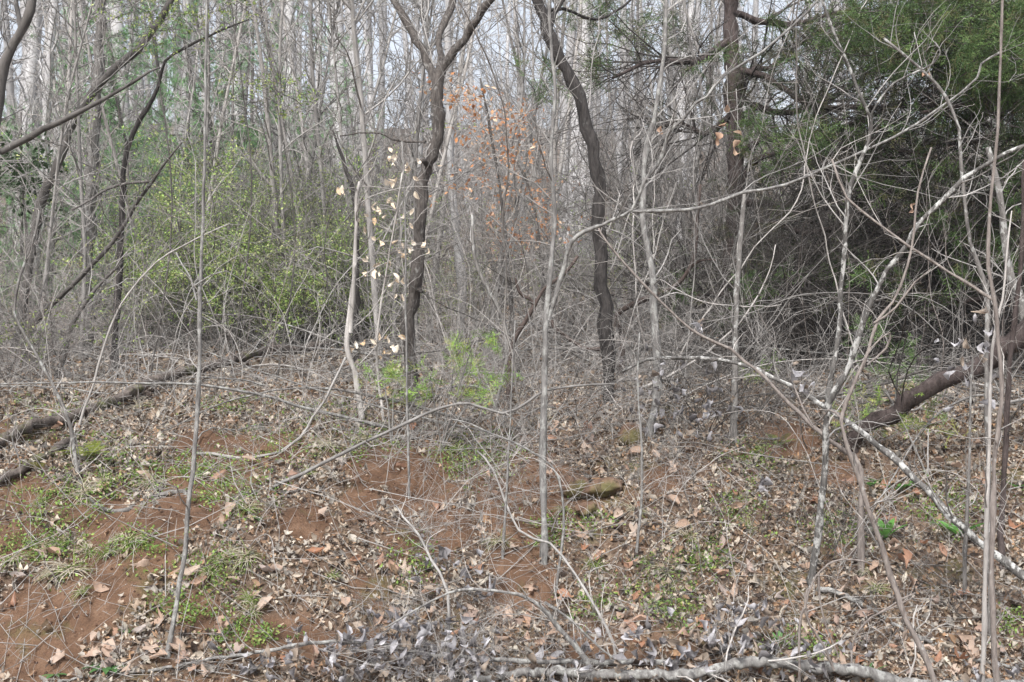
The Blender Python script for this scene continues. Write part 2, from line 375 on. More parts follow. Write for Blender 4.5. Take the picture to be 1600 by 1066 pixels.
def smooth_path(pts, rad, step=.12, rough=.004):
    """Catmull-Rom through traced points, resampled"""
    p = np.asarray(pts, float); r = np.asarray(rad, float); n = len(p)
    seg = np.linalg.norm(np.diff(p, axis=0), axis=1); out = []; ro = []
    e = np.concatenate([[2*p[0]-p[1]], p, [2*p[-1]-p[-2]]])
    for k in range(n-1):
        m = max(2, int(seg[k]/step))
        for t in np.arange(m)/m:
            a, b, c, d = e[k], e[k+1], e[k+2], e[k+3]
            out.append(.5*((2*b)+(-a+c)*t+(2*a-5*b+4*c-d)*t*t+(-a+3*b-3*c+d)*t**3)); ro.append(r[k]*(1-t)+r[k+1]*t)
    out.append(p[-1]); ro.append(r[-1]); out = np.array(out); ro = np.array(ro)
    wn = rng.normal(0, 1, (len(out)+24, 3)); kern = np.hanning(25); wn = np.stack([np.convolve(wn[:, i], kern/np.sqrt((kern**2).sum()), 'valid') for i in range(3)], 1)
    out[1:] += wn[1:]*np.minimum(.013, ro[1:, None]*.9)*np.clip(np.arange(1, len(out))/12, 0, 1)[:, None]
    out[1:-1] += rng.normal(0, 1, (len(out)-2, 3))*np.minimum(rough, ro[1:-1, None]*.22)
    return out, ro*(1+rng.normal(0, .085, len(ro)))
def trace(pix, d, w0, w1, dd=None, ground_end=None, sink=.08):
    """pix: traced points; d: distance of first point (or None: on the ground at the first point); widths in pixels at 1600 wide
       dd: distance of the last point"""
    if d is None: d = ghit(*pix[0])[1]+.02
    if dd is None: dd = d
    n = len(pix); ds = np.linspace(d, dd, n)
    ds = np.array([min(q, ghit(px, py)[1]-.02) if 560 < py < 1075 else q for (px, py), q in zip(pix, ds)])
    pts = [P(px, py, q) for (px, py), q in zip(pix, ds)]
    if ground_end == 'first':
        b = pts[0].copy(); z = gz(b[0], b[1])-sink
        if b[2] > z+.05: nb = b+(b-pts[1])*.0; nb[2] = z; pts = [nb]+pts; ds = np.concatenate([[d], ds])
    w = np.linspace(w0, w1, len(pts)); rad = [a*q/FPX/2 for a, q in zip(w, ds)]
    if ground_end == 'first': rad[0] *= 1.45
    return np.array(pts), np.array(rad)
def on_ground(pix, w0, w1, lift=.4):
    pix = np.array(pix, float); L = np.concatenate([[0], np.cumsum(np.hypot(*np.diff(pix, axis=0).T))]); s = np.linspace(0, L[-1], max(6, int(L[-1]/18)))
    xs, yy = np.interp(s, L, pix[:, 0]), np.interp(s, L, pix[:, 1]); ww = np.linspace(w0, w1, len(s)); gd = np.array([ghit(x, y+w_*.5+2)[1] for x, y, w_ in zip(xs, yy, ww)])
    da, db = gd[0], gd[-1]; d = 1/np.linspace(1/da, 1/db, len(s)); d = np.minimum(d, gd)
    for _ in range(3): d[1:-1] = np.minimum((d[:-2]+d[1:-1]+d[2:])/3, gd[1:-1])
    pts = np.array([P(x, y, q) for x, y, q in zip(xs, yy, d)]); rad = np.linspace(w0, w1, len(s))*d/FPX/2
    pts[:, 1] -= rad*lift; pts[:, 2] += np.clip(d-7.5, 0, 1)*(rad*.8+.03)*min(lift, 1.); return pts, rad
def twiggy(geo, pt, rd, n1, n2=3, fixed=(.25, .8), up=.03, sides=3, t0=.25, wig=.17, n3=0, ang=(.5, 1.1)):
    a, ar = kids(pt[None], rd[None], n1, fixed=fixed, up=up, t0=t0, nseg=6, wig=wig, rf=.4, rmin=.0014, ang=ang)
    ar = np.minimum(ar, .0048); geo.tubes(a, ar, sides)
    if n2:
        b, br = kids(a, ar, n2, lf=(.25, .6), nseg=5, wig=.18, up=up, rmin=.0011); geo.tubes(b, br, 3)
        if n3:
            c, cr = kids(b, br, n3, lf=(.3, .6), nseg=4, wig=.2, up=up, rmin=.0013); geo.tubes(c, cr, 3)
    return a
def plant(name, label, cat, parts, group=None, base=None):
    """parts: list of (part name, Geo, material, coloured?)"""
    if base is None: base = parts[0][1].V[0][0]
    base = np.array([base[0], base[1], base[2]])
    if len(parts) == 1:
        nm, ge, mt, *c = parts[0]; o = link(name, ge.mesh(name, mt, bool(c), not c, base), None, base); return tag(o, label, cat, group)
    root = empty(name, base, label, cat, group)
    for nm, ge, mt, *c in parts:
        if not ge.V: continue
        o = link(nm, ge.mesh(nm, mt, bool(c), not c, base), root)
    return root
def stem(pix, d, w0, w1, dd=None, sides=7, ge='first', rough=.004, step=.1):
    pt, rd = trace(pix, d, w0, w1, dd, ge); pt, rd = smooth_path(pt, rd, step, rough)
    g = Geo(); g.tubes(pt, rd, sides); return g, pt, rd
# ------------------------------------------------------------------ traced trees
def T(name, label, cat, main, limbs=(), tw=None, mat='grey', tmat='twig', twm=None, sides=9, extra=None, group=None, rough=.004, mainname='trunk'):
    """main = (pix, d, w0, w1, dd); limbs = list of (pix, dFirst, w0, w1, dLast)"""
    pix, d, w0, w1, dd = main
    g, pt, rd = stem(pix, d, w0, w1, dd, sides, rough=rough)
    parts = [(mainname, g, M[mat])]; tg = Geo(); allp = [(pt, rd)]
    for (lp, ld, a, b, ldd) in limbs:
        if ld is None:
            k = int(np.argmin(np.abs(proj(pt[:, 0], pt[:, 1], pt[:, 2])[0]-lp[0][0])+np.abs(proj(pt[:, 0], pt[:, 1], pt[:, 2])[1]-lp[0][1]))); ld = pt[k, 1]
            if ldd is None: ldd = ld
            else: ldd = ld+ldd
        lg, lpt, lrd = stem(lp, ld, a, b, ldd, max(5, sides-3), ge=None, rough=rough); parts.append(('limb', lg, M[mat])); allp.append((lpt, lrd))
    if tw:
        for (p_, r_), n1 in zip(allp, tw if isinstance(tw, (list, tuple)) else [tw]*len(allp)):
            if n1: twiggy(tg, p_, r_, n1, **(twm or {}))
        parts.append(('twigs', tg, M[tmat]))
    if extra: parts += extra
    b = pt[0]; return plant(name, label, cat, parts, group, np.array([b[0], b[1], gz(b[0], b[1])])), allp
# A crooked forked tree
T('forked_tree', 'crooked brown-grey tree in the middle forking into three limbs at the top edge', 'tree',
  ([(655, 648), (647, 612), (643, 565), (641, 515), (647, 470), (655, 440), (658, 400), (662, 358), (663, 304), (668, 268), (676, 240), (682, 215), (685, 180), (684, 150), (685, 118)], None, 21, 17, None),
  [([(684, 135), (670, 98), (650, 65), (635, 35), (612, -5), (590, -60)], None, 15, 11, .3), ([(685, 135), (688, 85), (688, 50), (705, 8), (720, -60)], None, 13, 10, .5),
   ([(687, 125), (700, 95), (723, 65), (735, 40), (752, 15), (775, -12), (800, -60)], None, 13, 12, -.3),
   ([(672, 262), (664, 252), (658, 250)], None, 9, 8, -.15), ([(665, 222), (640, 222), (612, 218), (595, 208), (560, 208), (532, 212)], None, 4.5, 2, .3),
   ([(650, 458), (655, 452), (659, 457)], None, 8, 6, -.06)],
  [6, 5, 4, 5, 0, 5, 0], 'crook', 'twig', dict(n2=3, fixed=(.3, .9)), 12, rough=.007)
# B leaning dark tree
T('leaning_dark_tree', 'dark furrowed tree leaning left towards the top, right of the middle', 'tree',
  ([(950, 628), (948, 600), (948, 552), (943, 502), (935, 451), (932, 400), (930, 354), (930, 304), (923, 253), (911, 202), (898, 152), (881, 111), (864, 74), (854, 44), (844, 17), (830, -20), (818, -70)], None, 22, 17, None),
  [([(857, 50), (866, 20), (878, 0), (890, -40)], None, 9, 6, .2), ([(845, 20), (880, 14), (930, 30), (975, 8), (1000, -20)], None, 6, 3, .8)],
  [6, 3, 4], 'dark', 'twig', dict(n2=3, fixed=(.3, .9)), 12, rough=.009)
# D pale trunk behind
T('pale_trunk_tree', 'smooth lilac-grey trunk just right of and behind the crooked forked tree', 'tree',
  ([(722, 545), (719, 500), (720, 451), (716, 400), (710, 350), (706, 290), (704, 200), (700, 100), (702, 0), (702, -60)], 12.6, 16, 11, None), (), [10], 'far', 'twig', dict(n2=3, fixed=(.5, 1.4)))
# E broken-topped pale sapling
T('bare_sapling', 'whitish bare sapling with a snapped second stem, left of the crooked tree', 'sapling',
  ([(566, 655), (560, 600), (548, 555), (547, 520), (555, 470), (561, 400), (562, 350), (560, 310), (563, 285)], None, 12, 4, None),
  [([(547, 520), (550, 470), (552, 430), (553, 411)], None, 8, 5, -.08)], [14, 0], 'pale', 'pale', dict(n2=3, fixed=(.2, .7)))
T('dead_snag', 'dark broken snag stub slanting above the pale broken sapling', 'snag', ([(556, 330), (540, 270), (528, 235), (518, 205)], 10.5, 9, 3, None), (), [3], 'dark', mainname='stem')
# F lichen sapling
T('bare_sapling', 'straight grey lichen-spotted sapling standing in front of the mossy rocks', 'sapling',
  ([(850, 875), (849, 774), (850, 708), (854, 586), (857, 519), (862, 451), (867, 394), (870, 330), (862, 250), (868, 150), (860, 60), (858, -30)], None, 13, 4, None),
  [([(857, 500), (866, 475), (876, 440), (886, 412), (893, 387), (905, 370), (928, 360), (945, 355), (965, 344), (989, 331), (1009, 287), (1030, 258), (1042, 228), (1048, 205), (1066, 190), (1088, 160), (1105, 150), (1130, 118), (1190, 80), (1260, 20), (1300, -30)], None, 7.5, 3.5, -.4),
   ([(989, 331), (1030, 329), (1070, 326), (1111, 317), (1161, 300), (1229, 285), (1296, 258), (1350, 233), (1397, 213), (1465, 169), (1526, 121), (1532, 98), (1565, 78)], None, 6, 3, -.3)],
  [16, 18, 14], 'lichen', 'twig', dict(n2=4, fixed=(.25, .9)), 10, rough=.004)
# C cedar trunk
CB = ghit(1146, 575)
ced, cp = T('red_cedar_tree', 'tall reddish shaggy cedar trunk with wide dead boughs, right of the middle', 'cedar tree',
  ([(1147, 560), (1146, 500), (1143, 438), (1141, 384), (1143, 304), (1140, 202), (1140, 120), (1143, 40), (1146, -80), (1150, -200)], 9.6, 27, 22, 9.6), (), None, 'cedar', sides=14, rough=.01)
cpt, crd = cp[0]
def add_part(root, name, g, mat, col=False, kind=None):
    base = np.array(root.location); o = link(name, g.mesh(name, M[mat], col, not col, base), root)
    if kind: o['kind'] = kind
    return o
CL = [([(1146, 310), (1175, 255), (1230, 235), (1310, 205), (1400, 165), (1480, 120)], 0), ([(1143, 110), (1200, 120), (1262, 160), (1330, 165), (1405, 163), (1480, 162), (1560, 160)], -.6),
      ([(1143, 235), (1165, 118), (1200, 112), (1260, 60), (1330, 30)], .4), ([(1143, 460), (1200, 461), (1240, 450), (1255, 446)], -.5), ([(1143, 462), (1100, 461), (1040, 458), (1005, 440)], -.4),
      ([(1143, 60), (1090, 95), (1020, 95), (960, 120)], -.5), ([(1143, 250), (1190, 220), (1290, 220), (1380, 230), (1450, 240)], -.8), ([(1146, 410), (1190, 350), (1260, 365), (1340, 350), (1420, 362)], -.4),
      ([(1143, 400), (1180, 412), (1230, 435), (1290, 480), (1330, 520)], .3), ([(1143, 20), (1230, 40), (1330, 20), (1420, 40)], .3), ([(1143, 180), (1100, 210), (1060, 190), (1010, 205)], .3),
      ([(1143, 320), (1210, 318), (1300, 325), (1390, 300), (1460, 320)], .8), ([(1143, 150), (1220, 175), (1300, 150), (1360, 110), (1430, 70)], 1.0)]
tg = Geo()
for pixs, dd in CL:
    lg, lp, lr = stem(pixs, 9.6, 12, 4, 9.6+dd, 6, ge=None, rough=.012); add_part(ced, 'limb', lg, 'cedar')
    a, ar = kids(lp[None], lr[None], 26, fixed=(.4, 1.6), up=.0, t0=.15, nseg=7, wig=.14, rf=.4, rmin=.003, flat=.5); tg.tubes(a, ar, 3)
    b, br = kids(a, ar, 6, lf=(.25, .6), nseg=5, wig=.15, rmin=.0022); tg.tubes(b, br, 3)
    c, cr = kids(b, br, 2, lf=(.3, .6), nseg=4, wig=.18, rmin=.0018); tg.tubes(c, cr, 3)
add_part(ced, 'twigs', tg, 'ctwig')
# needle sprays
def spray_template(r):
    V = []; F = []
    def blade(a, b, wd):
        a = np.array(a); b = np.array(b); d = b-a; n = np.cross(d, [0, 0, 1.]); n = n/(np.linalg.norm(n)+1e-9)*wd
        if r.uniform() < .4: n = np.array([0, 0, wd])
        i = len(V); V.extend([a-n, a+n, b]); F.append((i, i+1, i+2))
    for k in range(9):
        t = .08+.1*k; s = 1 if k % 2 else -1
        o = np.array([t, 0, r.normal(0, .02)]); tip = o+np.array([.22*(1.1-t*.5), s*.26*(1.15-t), r.normal(0, .10)])
        blade(o, tip, .014)
        for j_, q in enumerate((.3, .55, .8)):
            m = o*(1-q)+tip*q; blade(m, m+(np.array([.10, s*.02, r.normal(0, .05)]) if (j_+k) % 2 else np.array([.06, s*.10, r.normal(0, .05)])), .018)
    blade([0, 0, 0], [1, 0, 0], .016)
    return np.array(V), np.array(F)
SP = [spray_template(rng) for _ in range(6)]
GR = np.array([(.05, .095, .028), (.075, .135, .04), (.12, .19, .06), (.035, .06, .022), (.11, .11, .048)])
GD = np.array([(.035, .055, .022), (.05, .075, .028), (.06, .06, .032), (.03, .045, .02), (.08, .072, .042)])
def sprays(geo, Pt, per, size, cols=GR, W=None, droop=-.1, j=.35):
    N, K, _ = Pt.shape; m = N*per; pi = np.repeat(np.arange(N), per); t = rng.uniform(.25, 1, m)*(K-1); i = np.minimum(t.astype(int), K-2); f = (t-i)[:, None]
    S = Pt[pi, i]*(1-f)+Pt[pi, i+1]*f; D = unit(Pt[pi, i+1]-Pt[pi, i]+rng.normal(0, j, (m, 3))+[0, 0, droop])
    up = unit(np.cross(D, rng.normal(0, 1, (m, 3))*np.array([.4, .4, .4])+np.array([0, 0, 0]))); up = unit(up*.6+np.array([0, 0, .8])); a = unit(np.cross(up, D)); up = np.cross(D, a)
    rot = np.stack([D, a, up], -1); which = rng.integers(0, len(SP), m)
    c = cols[rng.choice(len(cols), m, p=W)]*(1+rng.normal(0, .18, (m, 1)))
    for q, tpl in enumerate(SP):
        s = which == q; scatter(geo, tpl, S[s], rot[s], rng.uniform(*size, s.sum()), np.clip(c[s], .01, 1))
def foliage_clumps(clumps, size=(.09, .17), per=7, cols=GR, twig=None):
    """clumps: (px, py, d, rx, ry, n) - leafy boughlets spread through an ellipse with depth"""
    g = Geo(); tw = Geo()
    for cx, cy, d, rx, ry, n in clumps:
        px = cx+rng.normal(0, .5, n)*rx; py = cy+rng.normal(0, .5, n)*ry; dd = d+rng.normal(0, .5, n)
        S = np.stack([(px-800)/FPX*dd, dd, CZ+(533-py)/FPX*dd], 1)
        D = np.stack([rng.normal(.0, 1, n), rng.normal(0, .7, n), rng.normal(-.05, .25, n)], 1)
        a, ar = grow(S, D, rng.uniform(.2, .45, n), .004, 5, .12, -.02); tw.tubes(a, ar, 3)
        b, br = kids(a, ar, 3, lf=(.4, .7), nseg=4); tw.tubes(b, br, 3)
        sprays(g, b, per, size, cols)
    return g, tw
cg, ct = foliage_clumps([(1240, 205, 9, 60, 30, 16), (1290, 220, 9, 50, 24, 8), (1180, 450, 9.4, 60, 35, 10), (1130, 450, 9.4, 40, 25, 6), (900, 95, 9.6, 40, 30, 8), (960, 30, 9.6, 80, 30, 12), (1200, 170, 9.4, 60, 20, 5),
    (1300, 50, 9, 120, 50, 14)])
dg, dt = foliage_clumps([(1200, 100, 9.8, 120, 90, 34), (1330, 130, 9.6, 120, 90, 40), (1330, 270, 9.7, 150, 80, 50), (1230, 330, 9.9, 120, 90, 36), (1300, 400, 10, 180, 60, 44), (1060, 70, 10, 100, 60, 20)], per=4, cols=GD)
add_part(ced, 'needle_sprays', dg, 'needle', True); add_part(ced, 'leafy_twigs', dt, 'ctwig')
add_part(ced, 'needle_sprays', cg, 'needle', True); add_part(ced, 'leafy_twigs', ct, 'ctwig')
# green cedar on the right
c2, cp2 = T('red_cedar_tree', 'green needled cedar filling the top right corner', 'cedar tree',
  ([(1690, 640), (1690, 400), (1680, 200), (1670, 0), (1665, -160)], 8.8, 30, 24, 8.8), (), None, 'cedar', sides=12, rough=.01)
tg = Geo()
for pixs, dd in [([(1680, 170), (1600, 160), (1520, 165), (1440, 175)], -.5), ([(1680, 60), (1600, 55), (1500, 60), (1410, 80)], -.6), ([(1680, 300), (1600, 290), (1500, 320), (1400, 360)], 0), ([(1680, -20), (1590, -10), (1480, 5), (1400, 20)], .3),
                 ([(1680, 380), (1590, 350), (1500, 370), (1380, 420)], .4), ([(1690, 500), (1600, 470), (1500, 470), (1400, 500)], .2), ([(1680, 250), (1590, 215), (1500, 225), (1420, 230)], .5), ([(1680, 120), (1560, 110), (1450, 130)], .6)]:
    lg, lp, lr = stem(pixs, 8.8, 14, 5, 8.8+dd, 6, ge=None, rough=.012); add_part(c2, 'limb', lg, 'cedar')
    a, ar = kids(lp[None], lr[None], 24, fixed=(.3, 1.3), t0=.1, nseg=6, rf=.4, rmin=.003, flat=.5); tg.tubes(a, ar, 3)
    b, br = kids(a, ar, 6, lf=(.25, .6), nseg=5, rmin=.002); tg.tubes(b, br, 3)
add_part(c2, 'twigs', tg, 'ctwig')
cg, ct = foliage_clumps([(1440, 20, 8.6, 120, 50, 60), (1470, 70, 8.6, 90, 50, 40), (1560, 40, 8.3, 110, 90, 120), (1400, 70, 8.8, 90, 40, 26), (1585, 110, 8.4, 70, 70, 80), (1510, 130, 8.8, 60, 40, 26), (1390, 210, 9, 80, 30, 9), (1500, 170, 8.8, 60, 20, 14),
    (1540, 230, 8.8, 80, 20, 8), (1430, 270, 9.2, 120, 40, 14), (1560, 340, 9, 100, 40, 18), (1430, 360, 9.2, 120, 50, 20), (1530, 420, 9.2, 120, 50, 16), (1380, 440, 9.3, 100, 60, 16), (1590, 290, 8.6, 50, 30, 8)])
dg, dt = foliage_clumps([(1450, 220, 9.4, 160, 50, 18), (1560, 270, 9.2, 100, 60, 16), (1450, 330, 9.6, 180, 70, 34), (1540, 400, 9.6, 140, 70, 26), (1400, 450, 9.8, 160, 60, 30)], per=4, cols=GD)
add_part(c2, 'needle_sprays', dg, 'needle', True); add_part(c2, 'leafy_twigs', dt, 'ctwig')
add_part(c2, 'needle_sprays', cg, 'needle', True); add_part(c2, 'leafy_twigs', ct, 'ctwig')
# low cedar seedlings
YG = np.array([(.20, .34, .06), (.26, .41, .08), (.16, .28, .055), (.31, .34, .10)])
def seedling(px, py, d, clumps, label, n=7, cols=YG, size=(.06, .12)):
    b = P(px, py, d); bz = gz(b[0], b[1]); g = Geo(); tw = Geo(); base = np.array([b[0], b[1], bz])
    for cx, cy, k, rx, ry in clumps:
        q = P(cx, cy, d+rng.normal(0, .1)); pt, rd = smooth_path([base, (base+q)/2+np.array([0, 0, .02]), q], [.007, .005, .003], .1); tw.tubes(pt, rd, 4)
        S = q+rng.normal(0, .5, (k, 3))*np.array([rx, rx, ry])/FPX*d
        a, ar = grow(S, np.stack([rng.normal(.3, 1, k), rng.normal(0, .6, k), rng.normal(.3, .3, k)], 1), rng.uniform(.1, .22, k), .002, 4, .1, .05); tw.tubes(a, ar, 3)
        sprays(g, a, n, size, cols, droop=.15)
    root = empty('cedar_seedling', base, label, 'seedling')
    link('stems', tw.mesh('stems', M['twig'], False, True, base), root); link('needle_sprays', g.mesh('needle_sprays', M['needle'], True, False, base), root)
seedling(690, 655, 6.9, [(735, 548, 6, 16, 22), (708, 582, 6, 18, 14), (755, 592, 4, 18, 8), (722, 618, 4, 30, 8), (672, 588, 3, 22, 8), (745, 612, 3, 20, 8)], 'bright green feathery cedar seedling in front of the foot of the crooked tree')
seedling(612, 650, 6.9, [(600, 592, 5, 16, 14), (615, 612, 6, 24, 14), (650, 622, 3, 20, 10)], 'small green cedar sprig left of the crooked tree foot')
seedling(1400, 690, 7.6, [(1400, 560, 9, 40, 25), (1420, 600, 8, 50, 25), (1370, 600, 6, 40, 25), (1380, 650, 7, 50, 25), (1340, 540, 6, 40, 20)], 'soft green cedar sapling beside the big fallen dark log', cols=GR[1:4]*1.25)
seedling(1450, 700, 6.7, [(1450, 670, 7, 50, 10), (1400, 640, 4, 40, 12)], 'low flat cedar sprig under the diagonal pole on the right', cols=YG)
seedling(1190, 640, 8, [(1190, 590, 5, 25, 20), (1180, 615, 3, 30, 12)], 'tiny yellow-green cedar sprig beside the diagonal poles', cols=YG)
seedling(1330, 700, 7, [(1340, 660, 5, 30, 15), (1310, 690, 4, 30, 10)], 'cedar sprig at the foot of the white blotched leaning saplings', cols=YG)
# G right hand stems
T('slim_tree', 'long brown slim trunk running full height near the right edge', 'sapling',
  ([(1556, 1100), (1556, 1064), (1549, 942), (1546, 875), (1546, 824), (1549, 757), (1553, 706), (1563, 654), (1566, 603), (1563, 536), (1556, 468), (1548, 417), (1546, 350), (1552, 280), (1558, 200), (1562, 90), (1566, -30)], 4.6, 10, 4, 4.5),
  [([(1556, 471), (1520, 447), (1482, 424), (1418, 384), (1364, 345), (1320, 310), (1296, 250)], None, 6, 3, .3)], [5, 6], 'brown', 'pale', dict(n2=2, fixed=(.15, .6)), 9, rough=.002)
T('slim_tree', 'thin whitish stem pressed beside the long brown trunk near the right edge', 'sapling',
  ([(1534, 1100), (1534, 1064), (1536, 976), (1539, 858), (1544, 740), (1548, 654), (1549, 586), (1556, 512), (1566, 470), (1572, 400), (1580, 330)], 4.8, 9, 2.5, 4.7), (), [8], 'pale', 'pale', dict(n2=2, fixed=(.15, .5)), 8, rough=.002)
T('slim_tree', 'grey slim stem curving up left from beside the long brown trunk', 'sapling',
  ([(1548, 960), (1542, 700), (1539, 560), (1539, 461), (1522, 411), (1509, 350), (1499, 270), (1495, 202), (1475, 152), (1448, 118), (1418, 91), (1380, 60)], 5.4, 8, 4, 5.4), (), [12], 'grey', 'twig', dict(n2=3, fixed=(.2, .6)), 8, rough=.003)
T('slim_tree', 'dull brown upright stem behind the right hand pair', 'sapling',
  ([(1565, 880), (1566, 780), (1570, 700), (1574, 600), (1590, 470), (1600, 380), (1602, 250)], 6.2, 11, 6, 6.2), (), [5], 'cedar', 'twig', dict(n2=2), 8)
T('slim_tree', 'thin grey stem below the diagonal pole, left of the brown pair', 'sapling', ([(1508, 930), (1512, 820), (1515, 740), (1517, 640), (1520, 560)], None, 8, 3, None), (), [4], 'grey', 'twig', dict(n2=2, fixed=(.1, .4)), 6)
# H blotched saplings
T('blotched_sapling', 'white lichen-blotched sapling leaning right across the cedar boughs', 'sapling',
  ([(1266, 915), (1268, 895), (1276, 841), (1281, 790), (1290, 723), (1291, 671), (1296, 630), (1323, 593), (1337, 552), (1354, 509), (1370, 468), (1391, 424), (1418, 387), (1433, 355), (1465, 321), (1505, 280), (1549, 253), (1600, 229), (1680, 190)], None, 11, 6, 5.1),
  [([(1293, 650), (1297, 600), (1310, 519), (1315, 468), (1323, 417), (1328, 350), (1330, 337), (1337, 287), (1354, 243), (1364, 202), (1360, 179), (1347, 148), (1323, 94), (1310, 64), (1289, 13), (1280, -20)], None, 9, 4, -.3),
   ([(1362, 190), (1364, 175), (1377, 152), (1397, 128), (1431, 111), (1458, 98), (1470, 80), (1462, 65)], None, 4, 2.5, -.2)], [8, 14, 5], 'lichdark', 'twig', dict(n2=3, fixed=(.2, .7)), 11, rough=.003)
# I brown arched stem
T('bowed_sapling', 'smooth tan-brown bowed stem coming down to the bottom edge right of centre', 'sapling',
  ([(1480, 1110), (1458, 1064), (1438, 1016), (1414, 969), (1401, 929), (1386, 881), (1370, 831), (1354, 787), (1343, 746), (1327, 706), (1317, 670), (1316, 654), (1330, 610), (1347, 573), (1360, 532), (1369, 502), (1391, 475), (1414, 417), (1426, 360), (1432, 300), (1455, 230)], 4.4, 10, 3, 4.6),
  [([(1316, 655), (1295, 640), (1269, 664), (1240, 600)], None, 4, 2, .2), ([(1355, 570), (1385, 545), (1390, 520), (1360, 545), (1345, 580)], None, 3.5, 2, -.05), ([(1365, 505), (1400, 480), (1430, 440), (1455, 420)], None, 4, 2, -.05)],
  [5, 3, 2, 3], 'brown', 'pale', dict(n2=2, fixed=(.1, .45)), 10, rough=.002)
# J diagonal poles
T('fallen_pole', 'long black and white blotched pole slanting down to the right edge', 'fallen branch',
  ([(1660, 945), (1600, 898), (1553, 861), (1505, 824), (1465, 784), (1424, 743), (1384, 708), (1347, 677), (1296, 644), (1246, 610), (1195, 586), (1168, 571), (1121, 561), (1060, 558), (1010, 562), (975, 580)], 5.3, 14, 4, 6.6), (), [12], 'lichdark', 'twig', dict(n2=3, fixed=(.1, .5)), 10, rough=.004)
T('fallen_pole', 'thin tan branch slanting down across the blotched pole', 'fallen branch',
  ([(1345, 735), (1323, 708), (1296, 688), (1269, 664), (1229, 627), (1195, 590), (1161, 563), (1141, 544), (1094, 522), (1060, 498), (1002, 438), (952, 380), (935, 350)], 5.8, 8, 3, 6.1), (), [8], 'brown', 'pale', dict(n2=2, fixed=(.1, .4)), 8, rough=.002)
# N left thin ones
T('bare_sapling', 'straight slim grey sapling down the left side forking at mid height', 'sapling',
  ([(262, 1020), (275, 942), (282, 892), (287, 841), (290, 773), (300, 706), (305, 620), (309, 540), (309, 475), (311, 430), (315, 350), (318, 250), (320, 150), (322, 40), (322, -40)], None, 9, 3.5, None),
  [([(307, 470), (298, 435), (285, 415), (275, 395)], None, 4, 2, .1), ([(302, 448), (330, 430), (355, 424)], None, 3, 1.5, -.1)], [14, 3, 3], 'lichen', 'pale', dict(n2=3, fixed=(.2, .6)), 8, rough=.003)
T('bent_cane', 'pale cane rising at far left then bent over down to the dark branch', 'sapling',
  ([(290, 768), (236, 777), (202, 796), (162, 797), (138, 777), (122, 740), (111, 670), (91, 620), (68, 576), (44, 532), (25, 492), (34, 434), (57, 367), (62, 330)], None, 8, 3.5, 6.4), (), [12], 'grey', 'pale', dict(n2=2, fixed=(.1, .5)), 8, rough=.002)
T('thin_cane', 'thin straight pale cane slanting up right from the left end of the log', 'sapling',
  ([(122, 672), (145, 603), (162, 542), (182, 488), (199, 461), (243, 411), (307, 374), (360, 350)], None, 5, 2, None), (), [8], 'pale', 'pale', dict(n2=2, fixed=(.1, .4)), 6, rough=.002)
T('white_sapling', 'pale thin stem in front of the crooked tree with bare lower end', 'sapling',
  ([(638, 778), (638, 708), (635, 620), (635, 552), (633, 480), (634, 384), (632, 300), (628, 220)], None, 5, 2, None), (), [10], 'lichen', 'pale', dict(n2=2, fixed=(.1, .4)), 6, rough=.002)
T('white_sapling', 'thin pale crooked stem with a leaning neighbour below the mossy rocks', 'sapling',
  ([(868, 930), (878, 860), (881, 800), (872, 745), (845, 715), (800, 690), (766, 677), (735, 662), (705, 655)], None, 5, 2, None), (), [6], 'lichen', 'pale', dict(n2=2, fixed=(.1, .4)), 6, rough=.003)
T('white_sapling', 'straight pale stem beside the dark leaf pile at bottom centre', 'sapling', ([(785, 870), (790, 800), (793, 740), (796, 690), (800, 600), (805, 500)], None, 5, 2, None), (), [6], 'lichen', 'pale', dict(n2=2, fixed=(.1, .4)), 6)
T('white_sapling', 'slim pale stem in the litter right of the mossy rocks', 'sapling', ([(995, 865), (1003, 790), (1003, 700), (999, 637), (997, 586), (1000, 520)], None, 5, 2, None), (), [8], 'lichen', 'pale', dict(n2=2, fixed=(.1, .4)), 6)
T('lichen_sapling', 'grey-green lichened sapling between the leaning dark tree and the cedar trunk', 'sapling',
  ([(1010, 688), (1023, 637), (1028, 569), (1024, 500), (1026, 451), (1018, 380), (1013, 340), (1016, 236), (1028, 162), (1036, 84), (1040, -20)], None, 15, 6, None), (), [18], 'lichen', 'twig', dict(n2=4, fixed=(.2, .8)), 9, rough=.006)
T('grey_sapling', 'plain grey young trunk standing in front of the cedar trunk', 'sapling', ([(1146, 690), (1149, 600), (1151, 540), (1149, 485), (1155, 400), (1160, 300)], None, 13, 6, None), (), [6], 'grey', 'twig', dict(n2=2), 8)
# arcs
T('arching_branch', 'dark thin branch arching low across the bank from lower left past the crooked tree', 'fallen branch',
  ([(418, 767), (472, 743), (540, 709), (598, 681), (665, 650), (700, 636), (732, 632), (783, 647), (824, 627), (851, 610), (898, 601), (960, 598)], None, 6, 3, None), (), [6], 'twig', 'twig', dict(n2=2, fixed=(.1, .4)), 6, rough=.002)
T('arching_branch', 'dark curved branch hooping above the red clay left of the crooked tree', 'fallen branch',
  ([(307, 709), (345, 712), (371, 716), (410, 714), (439, 705), (470, 685), (489, 654), (505, 632), (520, 603), (540, 559)], None, 5.5, 3.5, None), (), [4], 'twig', 'twig', dict(n2=2, fixed=(.1, .3)), 6, rough=.002)
